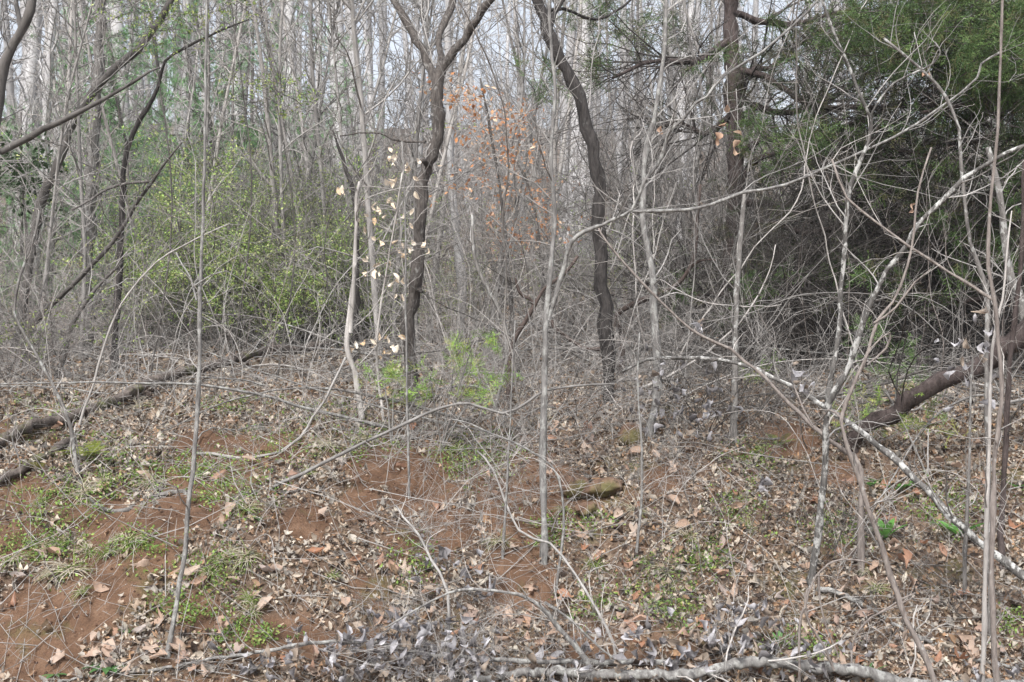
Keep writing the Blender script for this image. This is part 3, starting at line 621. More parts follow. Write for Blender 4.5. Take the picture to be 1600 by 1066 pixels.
# bottom fallen limbs
def G_(name, label, pix, w0, w1, mat, tw=8, tmat='pale', fixed=(.1, .5), lift=.5, sides=9, n2=3, up=.05, limbs=()):
    pts, rad = on_ground(pix, w0, w1, lift); pt, rd = smooth_path(pts, rad, .1, .004); g = Geo(); g.tubes(pt, rd, sides); parts = [('stem', g, M[mat])]
    tg = Geo()
    if tw: twiggy(tg, pt, rd, tw, n2=n2, fixed=fixed, up=up, t0=.05); parts.append(('twigs', tg, M[tmat]))
    return plant(name, label, 'fallen branch', parts, None, pt[0])
G_('fallen_tree', 'thick pale grey fallen trunk lying along the bottom edge', [(722, 1062), (800, 1053), (918, 1051), (1000, 1048), (1070, 1046), (1120, 1042), (1161, 1038), (1229, 1041), (1313, 1050), (1397, 1062), (1500, 1072), (1640, 1066)], 12, 22, 'lichen', 10, sides=14)
G_('fallen_limb', 'grey forked limb lying above the fallen trunk at bottom centre', [(1060, 1034), (930, 1036), (850, 1035), (780, 1034), (705, 1028), (665, 1022), (631, 1012), (580, 1006), (530, 1002), (472, 1003), (388, 1020), (287, 1038), (196, 1052), (88, 1066)], 9, 4, 'lichen', 26, n2=4)
T('dead_bough', 'pale dead bough arching over the grey leaf pile at bottom centre', 'fallen branch',
  ([(928, 1052), (894, 1006), (868, 976), (841, 946), (815, 932), (793, 925), (739, 919), (699, 925), (640, 955), (600, 980)], 5.1, 9, 3, 5.0), [([(851, 941), (880, 960), (901, 976), (935, 1010), (979, 1044)], None, 5, 3, 0)], [14, 5], 'lichen', 'pale', dict(n2=4, fixed=(.1, .45), n3=2), 8, rough=.003)
T('leaning_pole', 'thin grey pole leaning from the bank down onto the dead bough', 'fallen branch', ([(700, 925), (675, 875), (655, 834), (631, 807), (620, 790)], 5.15, 5, 3, 5.7), (), [4], 'twig', 'pale', dict(n2=2, fixed=(.1, .3)), 6)
T('leaning_pole', 'pale slanting stick below the mossy rocks pointing down right', 'fallen branch', ([(960, 1010), (900, 900), (858, 850), (810, 830), (770, 735), (745, 705)], 5.2, 5, 3, 6.4), (), [7], 'twig', 'pale', dict(n2=2, fixed=(.1, .3)), 6)
G_('fallen_limb', 'grey dead limb running down right across the litter under the bowed tan stem', [(1276, 919), (1323, 932), (1350, 948), (1377, 963), (1431, 993), (1516, 1027), (1600, 1040)], 8, 6, 'lichen', 8)
T('hoop_vine', 'tan bramble cane hooping over the litter left of the bowed stem', 'bramble', ([(1249, 975), (1256, 950), (1262, 925), (1273, 900), (1293, 881), (1310, 875), (1327, 874), (1345, 876), (1362, 882)], 5.0, 4, 3, 5.0), [([(1262, 920), (1259, 942), (1266, 976), (1289, 1010), (1305, 1050)], None, 5, 4, 0), ([(1279, 895), (1281, 940), (1290, 980), (1310, 1027)], None, 4, 3, 0)], [3, 2, 2], 'brown', 'pale', dict(n2=1, fixed=(.1, .3)), 6, rough=.001)
T('hoop_vine', 'tan bramble cane forking beside the lower end of the bowed stem', 'bramble', ([(1330, 1047), (1331, 1015), (1337, 993), (1352, 972), (1374, 956), (1408, 935), (1430, 925)], None, 4, 2.5, None), [([(1337, 993), (1360, 965), (1395, 950), (1430, 932)], None, 3, 2, 0)], [3, 1], 'brown', 'pale', dict(n2=1, fixed=(.1, .3)), 6, rough=.001)
# S twisting vines
T('twisted_vine', 'reddish-brown twisted vine kinking beside the leaning dark tree', 'vine', ([(972, 530), (969, 515), (962, 497), (985, 478), (1030, 461), (1055, 448), (1070, 431), (1080, 405), (1084, 350), (1090, 290)], 8.6, 9, 6, 8.3), [([(1060, 442), (1085, 415), (1100, 407), (1120, 408)], None, 5, 3, -.2)], [4, 2], 'vine', 'ctwig', dict(n2=2), 8, rough=.006)
T('twisted_vine', 'reddish-brown looping vine between the lichened sapling and the pale trunk', 'vine', ([(800, 640), (792, 600), (800, 540), (817, 505), (834, 475), (840, 462), (856, 445), (878, 431), (900, 400)], None, 8, 5, None), [([(834, 475), (826, 466), (812, 455), (805, 432)], None, 7, 4, 0)], [5, 2], 'vine', 'ctwig', dict(n2=2), 8, rough=.008)
T('twisted_vine', 'dark drooping vine curling along the ground left of the leaning dark tree', 'vine', ([(950, 552), (935, 546), (911, 544), (888, 529), (880, 522), (867, 515), (860, 500)], 8.5, 7, 5, 8.5), (), [3], 'vine', 'ctwig', dict(n2=2), 8)
T('twisted_vine', 'thin dark stem below the seedling rising right of the crooked tree', 'vine', ([(775, 640), (785, 600), (795, 560), (790, 500), (760, 440), (745, 400), (740, 330)], None, 7, 4, None), (), [8], 'grey', 'twig', dict(n2=3), 7, rough=.006)
# K logs
def log(label, pix, w0, w1, mat='log', tw=3, lift=.7):
    pts, rad = on_ground(pix, w0, w1, lift); pt, rd = smooth_path(pts, rad, .12, .012); g = Geo(); g.tubes(pt, rd*1.05, 14); parts = [('trunk', g, M[mat])]
    tg = Geo()
    if tw: twiggy(tg, pt, rd, tw, n2=2, fixed=(.1, .5), up=.1); parts.append(('twigs', tg, M['twig']))
    return plant('fallen_log', label, 'log', parts, None, pt[0])
log('long rotten brown log slanting up from the left edge across the litter', [(-30, 705), (0, 690), (51, 668), (118, 650), (186, 622), (253, 599), (321, 589), (371, 572), (422, 558), (489, 552), (520, 545)], 16, 12, tw=16, lift=1.2)
log('short dark mossy log at the left edge below the long rotten log', [(-20, 758), (0, 748), (44, 728), (80, 712), (118, 690)], 14, 11)
log('pale fallen stick lying in the thicket behind the long rotten log', [(230, 500), (263, 500), (310, 504), (365, 506)], 7, 8, 'grey')
log('bleached curved branch on the ground behind the right end of the rotten log', [(415, 518), (450, 524), (489, 526), (540, 522), (580, 525)], 6, 7, 'pale')
T('fallen_limb', 'pale forked limb propped up right of the fallen stick', 'fallen branch', ([(365, 504), (385, 490), (405, 475), (425, 458), (450, 450)], 13, 7, 4, 13), (), [6], 'pale', 'pale', dict(n2=2))
T('fallen_limb', 'second pale propped limb nearer the green bushes', 'fallen branch', ([(412, 513), (435, 496), (456, 485), (475, 480), (500, 473)], 13, 8, 5, 13), (), [6], 'pale', 'pale', dict(n2=2))
# R big fallen dark tree
T('fallen_tree', 'thick dark fallen trunk rising to the right edge', 'fallen tree', ([(1330, 690), (1347, 671), (1397, 650), (1414, 630), (1465, 600), (1516, 573), (1566, 549), (1600, 518), (1660, 480)], 6.9, 18, 34, 6.5), (), [14], 'cedar', 'ctwig', dict(n2=3, fixed=(.2, .9)), 14, rough=.012)
T('grey_tree', 'bent grey trunk leaning at the right edge above the dark fallen trunk', 'tree', ([(1640, 700), (1612, 560), (1597, 495), (1587, 460), (1572, 420), (1570, 390), (1560, 300), (1545, 230)], 7.2, 18, 8, 7.2), (), [6], 'grey', 'twig', dict(n2=3), 10)
# L left dark leaning ones
T('leaning_branch', 'dark broken bough slanting up right from the left edge', 'branch', ([(-60, 265), (0, 236), (68, 202), (135, 169), (189, 142), (236, 113), (252, 106)], 7.5, 14, 2.5, 7.8), (), [12], 'mid', 'twig', dict(n2=2, fixed=(.2, .7)), 10, rough=.006)
T('leaning_tree', 'black-brown stem leaning right behind the slim left sapling', 'tree', ([(180, 520), (190, 400), (195, 300), (202, 230), (233, 169), (250, 135), (260, 94), (294, 71), (344, 47), (390, 30)], 9.5, 12, 2, 9), (), [14], 'dark', 'twig', dict(n2=3, fixed=(.3, .9)), 10)
T('leaning_tree', 'dark stem rising right from the bramble tangle at left', 'tree', ([(40, 520), (54, 505), (81, 478), (111, 448), (145, 414), (189, 360), (209, 320), (233, 287), (250, 260), (280, 223)], 9.2, 11, 3, 8.4), [([(233, 284), (200, 287), (169, 294), (150, 305), (135, 314), (111, 327)], None, 5, 3, -.4)], [10, 5], 'mid', 'twig', dict(n2=3, fixed=(.2, .8)), 9, rough=.006)
T('leaning_grey_tree', 'grey tree leaning right through the upper left', 'tree', ([(30, 520), (68, 320), (91, 270), (118, 196), (145, 152), (175, 115), (216, 78), (236, 50), (256, 17), (280, -30)], 11, 15, 10, 11), (), [14], 'mid', 'twig', dict(n2=3, fixed=(.4, 1.2)), 10)
T('corner_tree', 'grey tree bowing in from the top left corner', 'tree', ([(-40, 560), (-20, 300), (0, 130), (12, 84), (30, 52), (47, 17), (55, -30)], 8.5, 18, 14, 8.5), [([(32, 46), (28, 25), (24, -10)], None, 9, 7, .2)], [10, 4], 'mid', 'twig', dict(n2=3, fixed=(.3, 1.0)), 10)
T('shaggy_vine_tree', 'tree wrapped in shaggy vines at upper left', 'tree', ([(140, 560), (138, 430), (140, 300), (148, 180), (155, 90), (158, 0), (160, -60)], 11.5, 20, 14, 11.5), (), [40], 'grey', 'pale', dict(n2=4, fixed=(.3, .9), ang=(.1, .5)), 11, rough=.02)
T('leaning_sapling', 'dark stem rising from the log to the bramble tangle at left', 'sapling', ([(84, 598), (100, 560), (112, 510), (130, 480), (150, 450), (190, 410)], None, 9, 4, None), (), [10], 'mid', 'twig', dict(n2=3), 8)
# ------------------------------------------------------------------ beech sapling with pale leaves
def leaf_obj(kind, mat, root, p, size, rngk):
    me = LEAFM[mat][rngk % len(LEAFM[mat])]; o = link('leaf', me, root); 
    R3 = (rotm(rng.normal(0, .7, 1), rng.normal(0, .7, 1), rng.normal(0, .6, 1))[0] @ np.array([[0, 1, 0], [0, 0, -1], [-1, 0, 0]], float))*size
    m4 = np.eye(4); m4[:3, :3] = R3; m4[:3, 3] = p-np.array(root.location); o.matrix_local = Matrix(m4.tolist()); return o
ov = [t for t in LT[:10]]
LEAFM = {k: [mesh_from('leaf', V*np.array([1, 1.15, 1.3]), F, None, True, M[k]) for V, F in ov] for k in ('pleaf', 'bleaf')}
z2 = lambda L: [(530+x/2.963, y/2.963) for x, y in L]
z5 = lambda L: [(530+x/2.963, 350+y/2.963) for x, y in L]
PL = z2([(235, 695), (230, 740), (250, 760), (315, 770), (318, 785), (370, 748), (220, 845), (258, 840), (270, 832), (355, 828), (235, 935), (255, 950), (180, 970), (205, 1005), (190, 985), (85, 1020), (165, 1025), (265, 1030), (335, 1045), (360, 905), (0, 885), (295, 1000)]) + \
     z5([(195, 92), (250, 85), (300, 95), (345, 90), (385, 97), (400, 102), (175, 185), (115, 235), (168, 232), (265, 245), (298, 265), (238, 285), (258, 335), (110, 550), (160, 545), (70, 570), (225, 540), (290, 525), (205, 595), (232, 592), (262, 580), (50, 585), (120, 170), (328, 125), (150, 960), (165, 560), (288, 118)])
bs, bpt, brd = stem([(600, 660), (592, 600), (590, 540), (598, 470), (610, 400), (622, 330), (630, 270)], 7.3, 5, 2, 7.1)
root = empty('beech_sapling', [bpt[0][0], bpt[0][1], gz(bpt[0][0], bpt[0][1])], 'thin young beech with pale papery leaves hanging left of the crooked tree', 'sapling')
base = np.array(root.location); tg = Geo(); pp = []
for k, (x, y) in enumerate(PL+[(x_+rng.normal(0, 9), y_+rng.normal(0, 9)) for x_, y_ in PL[::2]]):
    q = P(x, y, 7.2+rng.normal(0, .15)); j = int(np.argmin(np.abs(bpt[:, 2]-(q[2]-.02)))); s = bpt[j]
    pt, rd = smooth_path([s, (s+q)/2+np.array([0, 0, .03]), q+np.array([0, 0, .012])], [.0028, .002, .0014], .05, .004); tg.tubes(pt, rd, 4); pp.append(q)
link('stem', bs.mesh('stem', M['pale'], False, True, base), root); link('twigs', tg.mesh('twigs', M['pale'], False, True, base), root)
for k, q in enumerate(pp): leaf_obj('p', 'pleaf', root, q, rng.uniform(.034, .066), k)
# single brown leaves on long twigs
for k, (pl, lab) in enumerate([([(1137, 170), (1130, 195), (1124, 212), (1121, 222)], 'thin dangling twig with shrivelled tan leaves in front of the cedar trunk'), ([(1153, 208), (1151, 225), (1150, 238)], 'short dangling twig with narrow brown leaves beside the cedar trunk'),
        ([(1031, 203), (1033, 208)], 'twig end holding one orange-brown leaf left of the cedar'), ([(1443, 116), (1449, 118), (1426, 322), (1424, 330)], 'twig with two pale brown leaves below the green cedar'), ([(765, 335), (768, 350)], 'twig with a narrow russet leaf in the orange beech')]):
    d = 7.0; ksz = .05; q0 = P(pl[0][0], pl[0][1], d); g = Geo(); pt, rd = smooth_path([q0+np.array([.05, .3, .35]), q0+np.array([.02, .1, .12]), q0], [.003, .002, .0015], .05, .004); g.tubes(pt, rd, 4)
    root = empty('hanging_twig', pt[0], lab, 'twig'); base = np.array(root.location); link('stem', g.mesh('stem', M['twig'], False, True, base), root)
    for j, (x, y) in enumerate(pl): leaf_obj('b', 'bleaf', root, P(x, y, d), .06 if k < 2 else .045, j+k)
# ------------------------------------------------------------------ orange beech further up the slope
def diamond():
    V = np.array([[0, 0, 0], [.5, .28, .06], [1, 0, 0], [.5, -.28, .06]], float); return V, np.array([(0, 1, 2), (0, 2, 3)])
DI = diamond()
def leafcloud(g, pos, size, cols, j=.15, tmpl=DI):
    n = len(pos); rot = rotm(rng.uniform(0, 6.28, n), rng.normal(0, .7, n), rng.normal(0, .7, n))
    scatter(g, tmpl, pos, rot, rng.uniform(*size, n), np.clip(cols*(1+rng.normal(0, j, (n, 1))), .01, .95))
def on_twigs(Pt, per, off=.02):
    N, K, _ = Pt.shape; m = N*per; pi = np.repeat(np.arange(N), per); t = rng.uniform(.2, 1, m)*(K-1); i = np.minimum(t.astype(int), K-2); f = (t-i)[:, None]
    return Pt[pi, i]*(1-f)+Pt[pi, i+1]*f+rng.normal(0, off, (m, 3))
OC = np.array([(.62, .27, .11), (.55, .30, .16), (.68, .36, .18), (.45, .20, .10), (.66, .48, .33)])
for k, (pix, d, clumps, lab) in enumerate([
    ([(810, 590), (800, 500), (790, 400), (780, 300), (765, 200), (750, 120)], 9.8, [(790, 215, 30, 45), (815, 185, 10, 10), (800, 235, 38, 22), (760, 190, 40, 30), (715, 150, 12, 12), (735, 170, 16, 20), (790, 250, 30, 20), (745, 300, 30, 30), (700, 140, 10, 15)], 'young beech with orange dead leaves in the middle distance right of the crooked tree'),
    ([(860, 570), (850, 480), (845, 400), (830, 300), (800, 240)], 10.6, [(840, 300, 40, 30), (820, 330, 40, 25), (870, 340, 30, 20), (800, 360, 30, 20), (850, 375, 40, 16), (805, 380, 12, 14), (790, 290, 25, 25)], 'further beech clump with tan-orange leaves low behind the lichened sapling')]):
    g, pt, rd = stem(pix, d, 8, 3, d, 6); tw = Geo(); lf = Geo(); twiggy(tw, pt, rd, 16, n2=4, fixed=(.4, 1.0), n3=1)
    for cx, cy, rx, ry in clumps:
        n = 12; dd = d+rng.normal(0, .35, n); px = cx+rng.normal(0, .5, n)*rx; py = cy+rng.normal(0, .5, n)*ry
        S = np.stack([(px-800)/FPX*dd, dd, CZ+(533-py)/FPX*dd], 1); a, ar = grow(S, rng.normal(0, 1, (n, 3))*[1, 1, .3], .3, .003, 4, .1); tw.tubes(a, ar, 3)
        q = on_twigs(a, 5, .03); leafcloud(lf, q, (.035, .06), OC[rng.integers(0, 5, len(q))])
    plant('beech_sapling', lab, 'sapling', [('stem', g, M['mid']), ('twigs', tw, M['pale']), ('dead_leaves', lf, M['leaf'], True)], None, [pt[0][0], pt[0][1], gz(pt[0][0], pt[0][1])])
# ------------------------------------------------------------------ background shapes, each modelled once
def tree_mesh(h, r, nb, t0, lean=.02, seed=0, blen=(1.2, 3.5), n2=6, n3=2):
    g = Geo(); S = np.array([[0, 0, -.3]]); pt, rd = grow(S, np.array([[rng.normal(0, lean), rng.normal(0, lean), 1.]]), h, r, 16, .022, .02, .25); g.tubes(pt, rd, 8)
    a, ar = kids(pt, rd, nb, fixed=blen, t0=t0, t1=.98, up=.07, nseg=7, wig=.15, rf=.32, rmin=.012, ang=(.6, 1.2)); g.tubes(a, np.minimum(ar, .05), 4)
    b, br = kids(a, ar*.6, n2, lf=(.3, .6), up=.05, nseg=5, rmin=.007); g.tubes(b, br, 3)
    if n3: c, cr = kids(b, br, n3, lf=(.35, .7), nseg=4, rmin=.005); g.tubes(c, cr, 3)
    return g
def shrub_mesh(h, ns, n2, n3, r=.007, up=.05, wig=.11, spread=.5, arch=0., th=1.):
    g = Geo(); S = rng.normal(0, .15, (ns, 3))*[1, 1, 0]; D = np.concatenate([rng.normal(0, spread, (ns, 2)), np.ones((ns, 1))], 1)
    L = rng.uniform(.55, 1.1, ns)*h; pt, rd = grow(S, D, L, rng.uniform(.6, 1.2, ns)*r, 9, wig, up-arch, .3); g.tubes(pt, rd, 4)
    a, ar = kids(pt, rd, n2, lf=(.25, .55), up=up-arch, nseg=6, wig=.16, rmin=.003*th, t0=.2); g.tubes(a, ar, 3)
    b, br = kids(a, ar, n3, lf=(.3, .65), nseg=4, wig=.2, rmin=.0022*th); g.tubes(b, br, 3)
    return g, a, b
FT = [tree_mesh(rng.uniform(17, 23), r, nb, t0, n2=4, n3=1).mesh('bare_tree', M['far']) for r, nb, t0 in ((.14, 22, .25), (.19, 22, .35), (.12, 22, .2), (.22, 22, .3), (.09, 20, .2), (.16, 24, .28))]
YT = [tree_mesh(rng.uniform(7, 10), r, nb, .1, .09, blen=(.7, 2.2), n2=5, n3=1).mesh('young_tree', M[mm]) for r, nb, mm in ((.05, 30, 'mid'), (.04, 32, 'twig'), (.065, 30, 'far'), (.05, 28, 'pale'), (.035, 32, 'twig'))]
BS = [shrub_mesh(rng.uniform(2.0, 3.2), 9, 7, 5)[0].mesh('bare_shrub', M[mm]) for mm in ('twig', 'twig', 'pale', 'mid', 'twig')]
BR = [shrub_mesh(rng.uniform(1.6, 2.6), 9, 6, 4, .005, .05, .12, .8, .17)[0].mesh('bramble', M[mm]) for mm in ('pale', 'twig', 'pale', 'brown')]
FS = [shrub_mesh(rng.uniform(3, 4.5), 8, 9, 5, .014, .05, .1, .35, 0, 2.2)[0].mesh('bare_shrub', M[mm]) for mm in ('far', 'pale', 'twig')]
LG = np.array([(.20, .31, .08), (.26, .37, .11), (.30, .36, .12), (.13, .20, .06), (.36, .37, .18)])
def leafy(h, mat='mid', per=6, size=(.022, .042), cols=LG*1.4, ns=9):
    g, a, b = shrub_mesh(h, ns, 8, 4, .007, .05, .11, .45); lf = Geo(); q = on_twigs(b, per, .02); leafcloud(lf, q, size, cols[rng.integers(0, len(cols), len(q))], .2)
    return g.mesh('stems', M[mat]), lf.mesh('leaves', M['green'], True, False)
LS = [leafy(2.6, per=15), leafy(2.1, per=15), leafy(3.0, per=11), leafy(1.5, per=13)]
PG = np.array([(.15, .30, .12), (.20, .36, .16), (.13, .25, .10)])
def pine():
    g = Geo(); pt, rd = grow(np.array([[0, 0, -.2]]), np.array([[0, 0, 1.]]), 9, .09, 14, .02, .02); g.tubes(pt, rd, 7)
    a, ar = kids(pt, rd, 46, fixed=(.9, 2.2), t0=.12, up=.05, nseg=6, rf=.4, rmin=.008, ang=(1.1, 1.5)); g.tubes(a, ar, 4); b, br = kids(a, ar, 5, lf=(.25, .5), nseg=4, rmin=.005); g.tubes(b, br, 3)
    lf = Geo(); q = on_twigs(b, 9, .04); n = len(q)
    V = []; F = []
    for k in range(9):
        an = rng.uniform(0, 6.28); ph = rng.uniform(-.3, 1.2); d = np.array([math.cos(an)*math.cos(ph), math.sin(an)*math.cos(ph), math.sin(ph)]); s = np.cross(d, [0, 0, 1.])*.04; i = len(V); V += [-s, s, d]; F.append((i, i+1, i+2))
    leafcloud(lf, q, (.10, .18), PG[rng.integers(0, 3, n)], .2, (np.array(V), np.array(F)))
    return g.mesh('trunk', M['mid']), lf.mesh('needles', M['needle'], True, False)
PN = [pine(), pine()]
def zone(px, d):
    zs = [(90, 'in the left corner'), (180, 'at the left edge'), (260, 'left of the slim forked sapling'), (340, 'around the slim forked sapling'), (420, 'left of the green bushes'), (500, 'among the green bushes'), (580, 'around the broken pale sapling'), (650, 'left of the crooked tree'), (720, 'right of the crooked tree'), (790, 'below the orange leaves'),
          (860, 'left of the lichened sapling'), (930, 'left of the leaning dark tree'), (1010, 'right of the leaning dark tree'), (1080, 'left of the cedar trunk'), (1150, 'at the cedar trunk'), (1220, 'right of the cedar trunk'), (1300, 'left of the blotched saplings'), (1380, 'behind the blotched saplings'), (1460, 'right of the blotched saplings'), (1540, 'left of the brown pair')]
    h = next((n for lim, n in zs if px < lim), 'in the right corner')
    return h, 'close' if d < 10.5 else 'just behind' if d < 13.5 else 'middle distance' if d < 19 else 'further back' if d < 30 else 'up the slope' if d < 50 else 'on the ridge'
TONE = {'pale_twig': 'pale ', 'grey_twig': 'mid-grey ', 'mid_dim_bark': 'dull brown ', 'far_grey_bark': 'light grey ', 'brown_stem': 'tan '}
def put(kind, me, px, d, desc, cat, smin=.85, smax=1.2, tilt=.05, parts=None):
    if px > 1290 and 6.2 < d < 9 and kind in ('brush', 'bare_shrub', 'bramble', 'dark_scrub'): d = 9+rng.uniform(0, 1.5)
    if 140 < px < 570 and d < 11.4 and kind != 'pine_tree': d = 11.4+rng.uniform(0, 2.2)
    x = (px-800)/FPX*d; z = gz(x, d)-.03; h, dn = zone(px, d); mn = me.materials[0].name if me else ''; desc = TONE.get(mn, '')+desc; lab = f'{desc} {h}, {dn}'
    s = rng.uniform(smin, smax); q_ = (s-smin)/(smax-smin+1e-6); desc = ('small ' if q_ < .33 else 'large ' if q_ > .67 else '')+desc; lab = f'{desc} {h}, {dn}'
    o = link(kind, me if parts is None else None, None, (x, d, z)); o.scale = (s, s, s); o.rotation_euler = (rng.normal(0, tilt), rng.normal(0, tilt), rng.uniform(0, 6.28)); tag(o, lab, cat, lab)
    if parts:
        for nm, pm in parts: link(nm, pm, o)
    return o
LB = [shrub_mesh(1.0, 9, 6, 4, .0042, .03, .15, .9, .05, .65)[0].mesh('brush', M[mm]) for mm in ('twig', 'mid', 'twig', 'pale')]
for k in range(165):
    if k < 60: px = rng.uniform(540, 1620); d = rng.uniform(6.9, 9.6)
    elif k < 95: px = rng.uniform(0, 540); d = rng.uniform(7.6, 10)
    else: px = rng.uniform(1000, 1600); d = rng.uniform(5.4, 6.9)
    if 113 <= k < 132: px = rng.uniform(440, 900); d = rng.uniform(4.75, 5.6)
    if k >= 132: px = rng.uniform(560, 1600); d = rng.uniform(5.2, 7)
    put('brush', LB[k % 4 if px < 1050 else (1, 1, 0, 1)[k % 4]], px, d, 'low fine brush', 'brush', .45 if d > 6.9 else .25, 1.1 if d > 6.9 else .5, .2)
DS = [shrub_mesh(2.8, 8, 9, 5, .010, .03, .13, .7, .05, 1.3)[0].mesh('dark_scrub', M['ctwig']) for _ in range(2)]
for k in range(38):
    px = rng.uniform(1100, 1640); d = rng.uniform(8.6, 14); put('dark_scrub', DS[k % 2], px, d, 'dark tangled dead scrub', 'scrub', .6, 1.1, .2)
# big pale far trunks, traced (px at foot, px at the top edge, width, distance)
for k, (xb, xt, wd, d, lab) in enumerate([(30, 58, 21, 30, 'widest pale trunk in the upper left corner'), (66, 78, 15, 34, 'pale trunk second from the left corner'), (92, 104, 10, 44, 'thin pale trunk third from the left corner'), (112, 122, 11, 46, 'thin pale trunk fourth from the left corner'),
     (281, 294, 13, 30, 'left trunk of the close pale pair behind the slim sapling'), (294, 306, 11, 31, 'right trunk of the close pale pair behind the slim sapling'), (368, 374, 16, 30, 'straight pale trunk left of the leafy twig cluster'), (352, 356, 8, 48, 'thin pale trunk beside the straight one'),
     (424, 430, 17, 27, 'pale trunk above the green bushes'), (438, 446, 11, 36, 'thin pale trunk right of the one above the green bushes'), (462, 470, 9, 44, 'slim pale trunk above the bushes'), (518, 523, 12, 34, 'pale trunk left of the bare sapling'), (540, 545, 10, 36, 'pale trunk just left of the bare sapling'),
     (590, 600, 9, 38, 'slim pale trunk between bare sapling and crooked tree'), (200, 212, 12, 40, 'pale trunk left of the dark leaning stem'), (250, 262, 9, 46, 'slim pale trunk behind the dark leaning stem'), (1255, 1262, 10, 30, 'slim pale trunk seen through the cedar boughs'), (820, 806, 10, 34, 'slim grey trunk right of the crooked tree'),
     (985, 1000, 9, 30, 'slim grey trunk right of the leaning dark tree'), (1090, 1080, 10, 28, 'slim grey trunk left of the cedar trunk'), (965, 975, 11, 20, 'pale grey trunk just right of the leaning dark tree'), (1065, 1066, 12, 18, 'pale trunk between lichened sapling and cedar trunk')]):
    b = P(xb, 0, d); bz = gz(b[0], d); pyb = 533-(bz-CZ)/d*FPX; pix = [(xb+(xt-xb)*t, pyb*(1-t)+0*t) for t in (0, .25, .5, .75, 1)]+[(xt+(xt-xb)*.25, -130), (xt+(xt-xb)*.4, -260)]
    g, pt, rd = stem(pix, d, wd*1.15, wd*.8, d, 9, rough=.03, step=.8); tw = Geo()
    a, ar = kids(pt[None], rd[None], 12, fixed=(.8, 2.6), t0=.35, up=.1, nseg=6, rf=.22, rmin=.012); tw.tubes(a, np.minimum(ar, .035), 4); bb, br = kids(a, ar*.6, 5, lf=(.3, .6), up=.05, rmin=.006); tw.tubes(bb, br, 3)
    plant('bare_tree', lab, 'tree', [('trunk', g, M['far']), ('branches', tw, M['far'])], None, [pt[0][0], d, bz])
for k in range(120):
    px = rng.uniform(-60, 1660); d = rng.uniform(26, 76)
    if px > 1150 and rng.uniform() < .5: continue
    put('bare_tree', FT[k % 6], px, d, 'tall bare tree', 'tree', .85, 1.15, .02)
for k in range(85):
    px = rng.uniform(-40, 1640); d = 13+rng.uniform(0, 1)**1.2*30
    if (px < 540 or px > 900) and rng.uniform() < .6: continue
    put('young_tree', YT[k % 5], px, d, 'thin bare young tree', 'young tree', .7, 1.25, .07)
for k in range(46):
    px = rng.uniform(-40, 1640); d = rng.uniform(9.5, 14.5)
    put('young_tree', YT[(1, 3, 4)[k % 3]], px, d, 'thin bare young tree', 'young tree', .45, .8, .12)
for k in range(75):
    px = rng.uniform(-20, 1620); d = rng.uniform(8.6, 14) if px > 560 or px < 60 else rng.uniform(9.5, 14); put('bare_shrub', BS[k % 5 if px < 1100 else 3], px, d, 'bare twiggy shrub', 'shrub', .5, .95, .15)
for k in range(60):
    px = rng.uniform(-20, 560) if k % 3 else rng.uniform(560, 1620); d = rng.uniform(8.6, 13); put('bramble', BR[k % 4], px, d, 'arching tangle of bramble canes', 'bramble', .45, .9, .15)
for k in range(50):
    px = rng.uniform(-20, 1620); d = rng.uniform(14, 26); put('bare_shrub', BS[k % 5], px, d, 'bare twiggy shrub', 'shrub', .8, 1.4, .12)
for k in range(80):
    px = rng.uniform(-20, 1620); d = rng.uniform(22, 62); put('bare_shrub', FS[k % 3], px, d, 'bare understory shrub', 'shrub', .7, 1.3, .1)
for k in range(72):
    px = rng.normal(420, 95) if k < 54 else rng.uniform(0, 1600); d = rng.uniform(9.8, 16) if k < 54 else rng.uniform(12, 22); st, lf = LS[k % 4]
    put('leafy_shrub', None, px, d, 'shrub in fresh yellow-green spring leaf', 'leafy shrub', .6, .95, .1, [('stems', st), ('leaves', lf)])
for k, (px, d, s) in enumerate([(165, 14.5, .42), (205, 21, .75), (125, 16, .36), (30, 14, .33), (75, 15, .36), (340, 20, .7), (300, 17, .45), (235, 15, .42), (370, 20, .55), (560, 22, .5), (490, 24, .6), (130, 27, .8), (430, 20, .4), (1440, 26, .7), (1560, 22, .6), (185, 13, .3), (5, 13, .3), (265, 24, .8), (395, 26, .75)]):
    put('pine_tree', None, px, d, ['soft green young pine', 'soft blue-green young pine'][k % 2], 'pine', s, s*1.05, .03, [('trunk', PN[k % 2][0]), ('needles', PN[k % 2][1])])
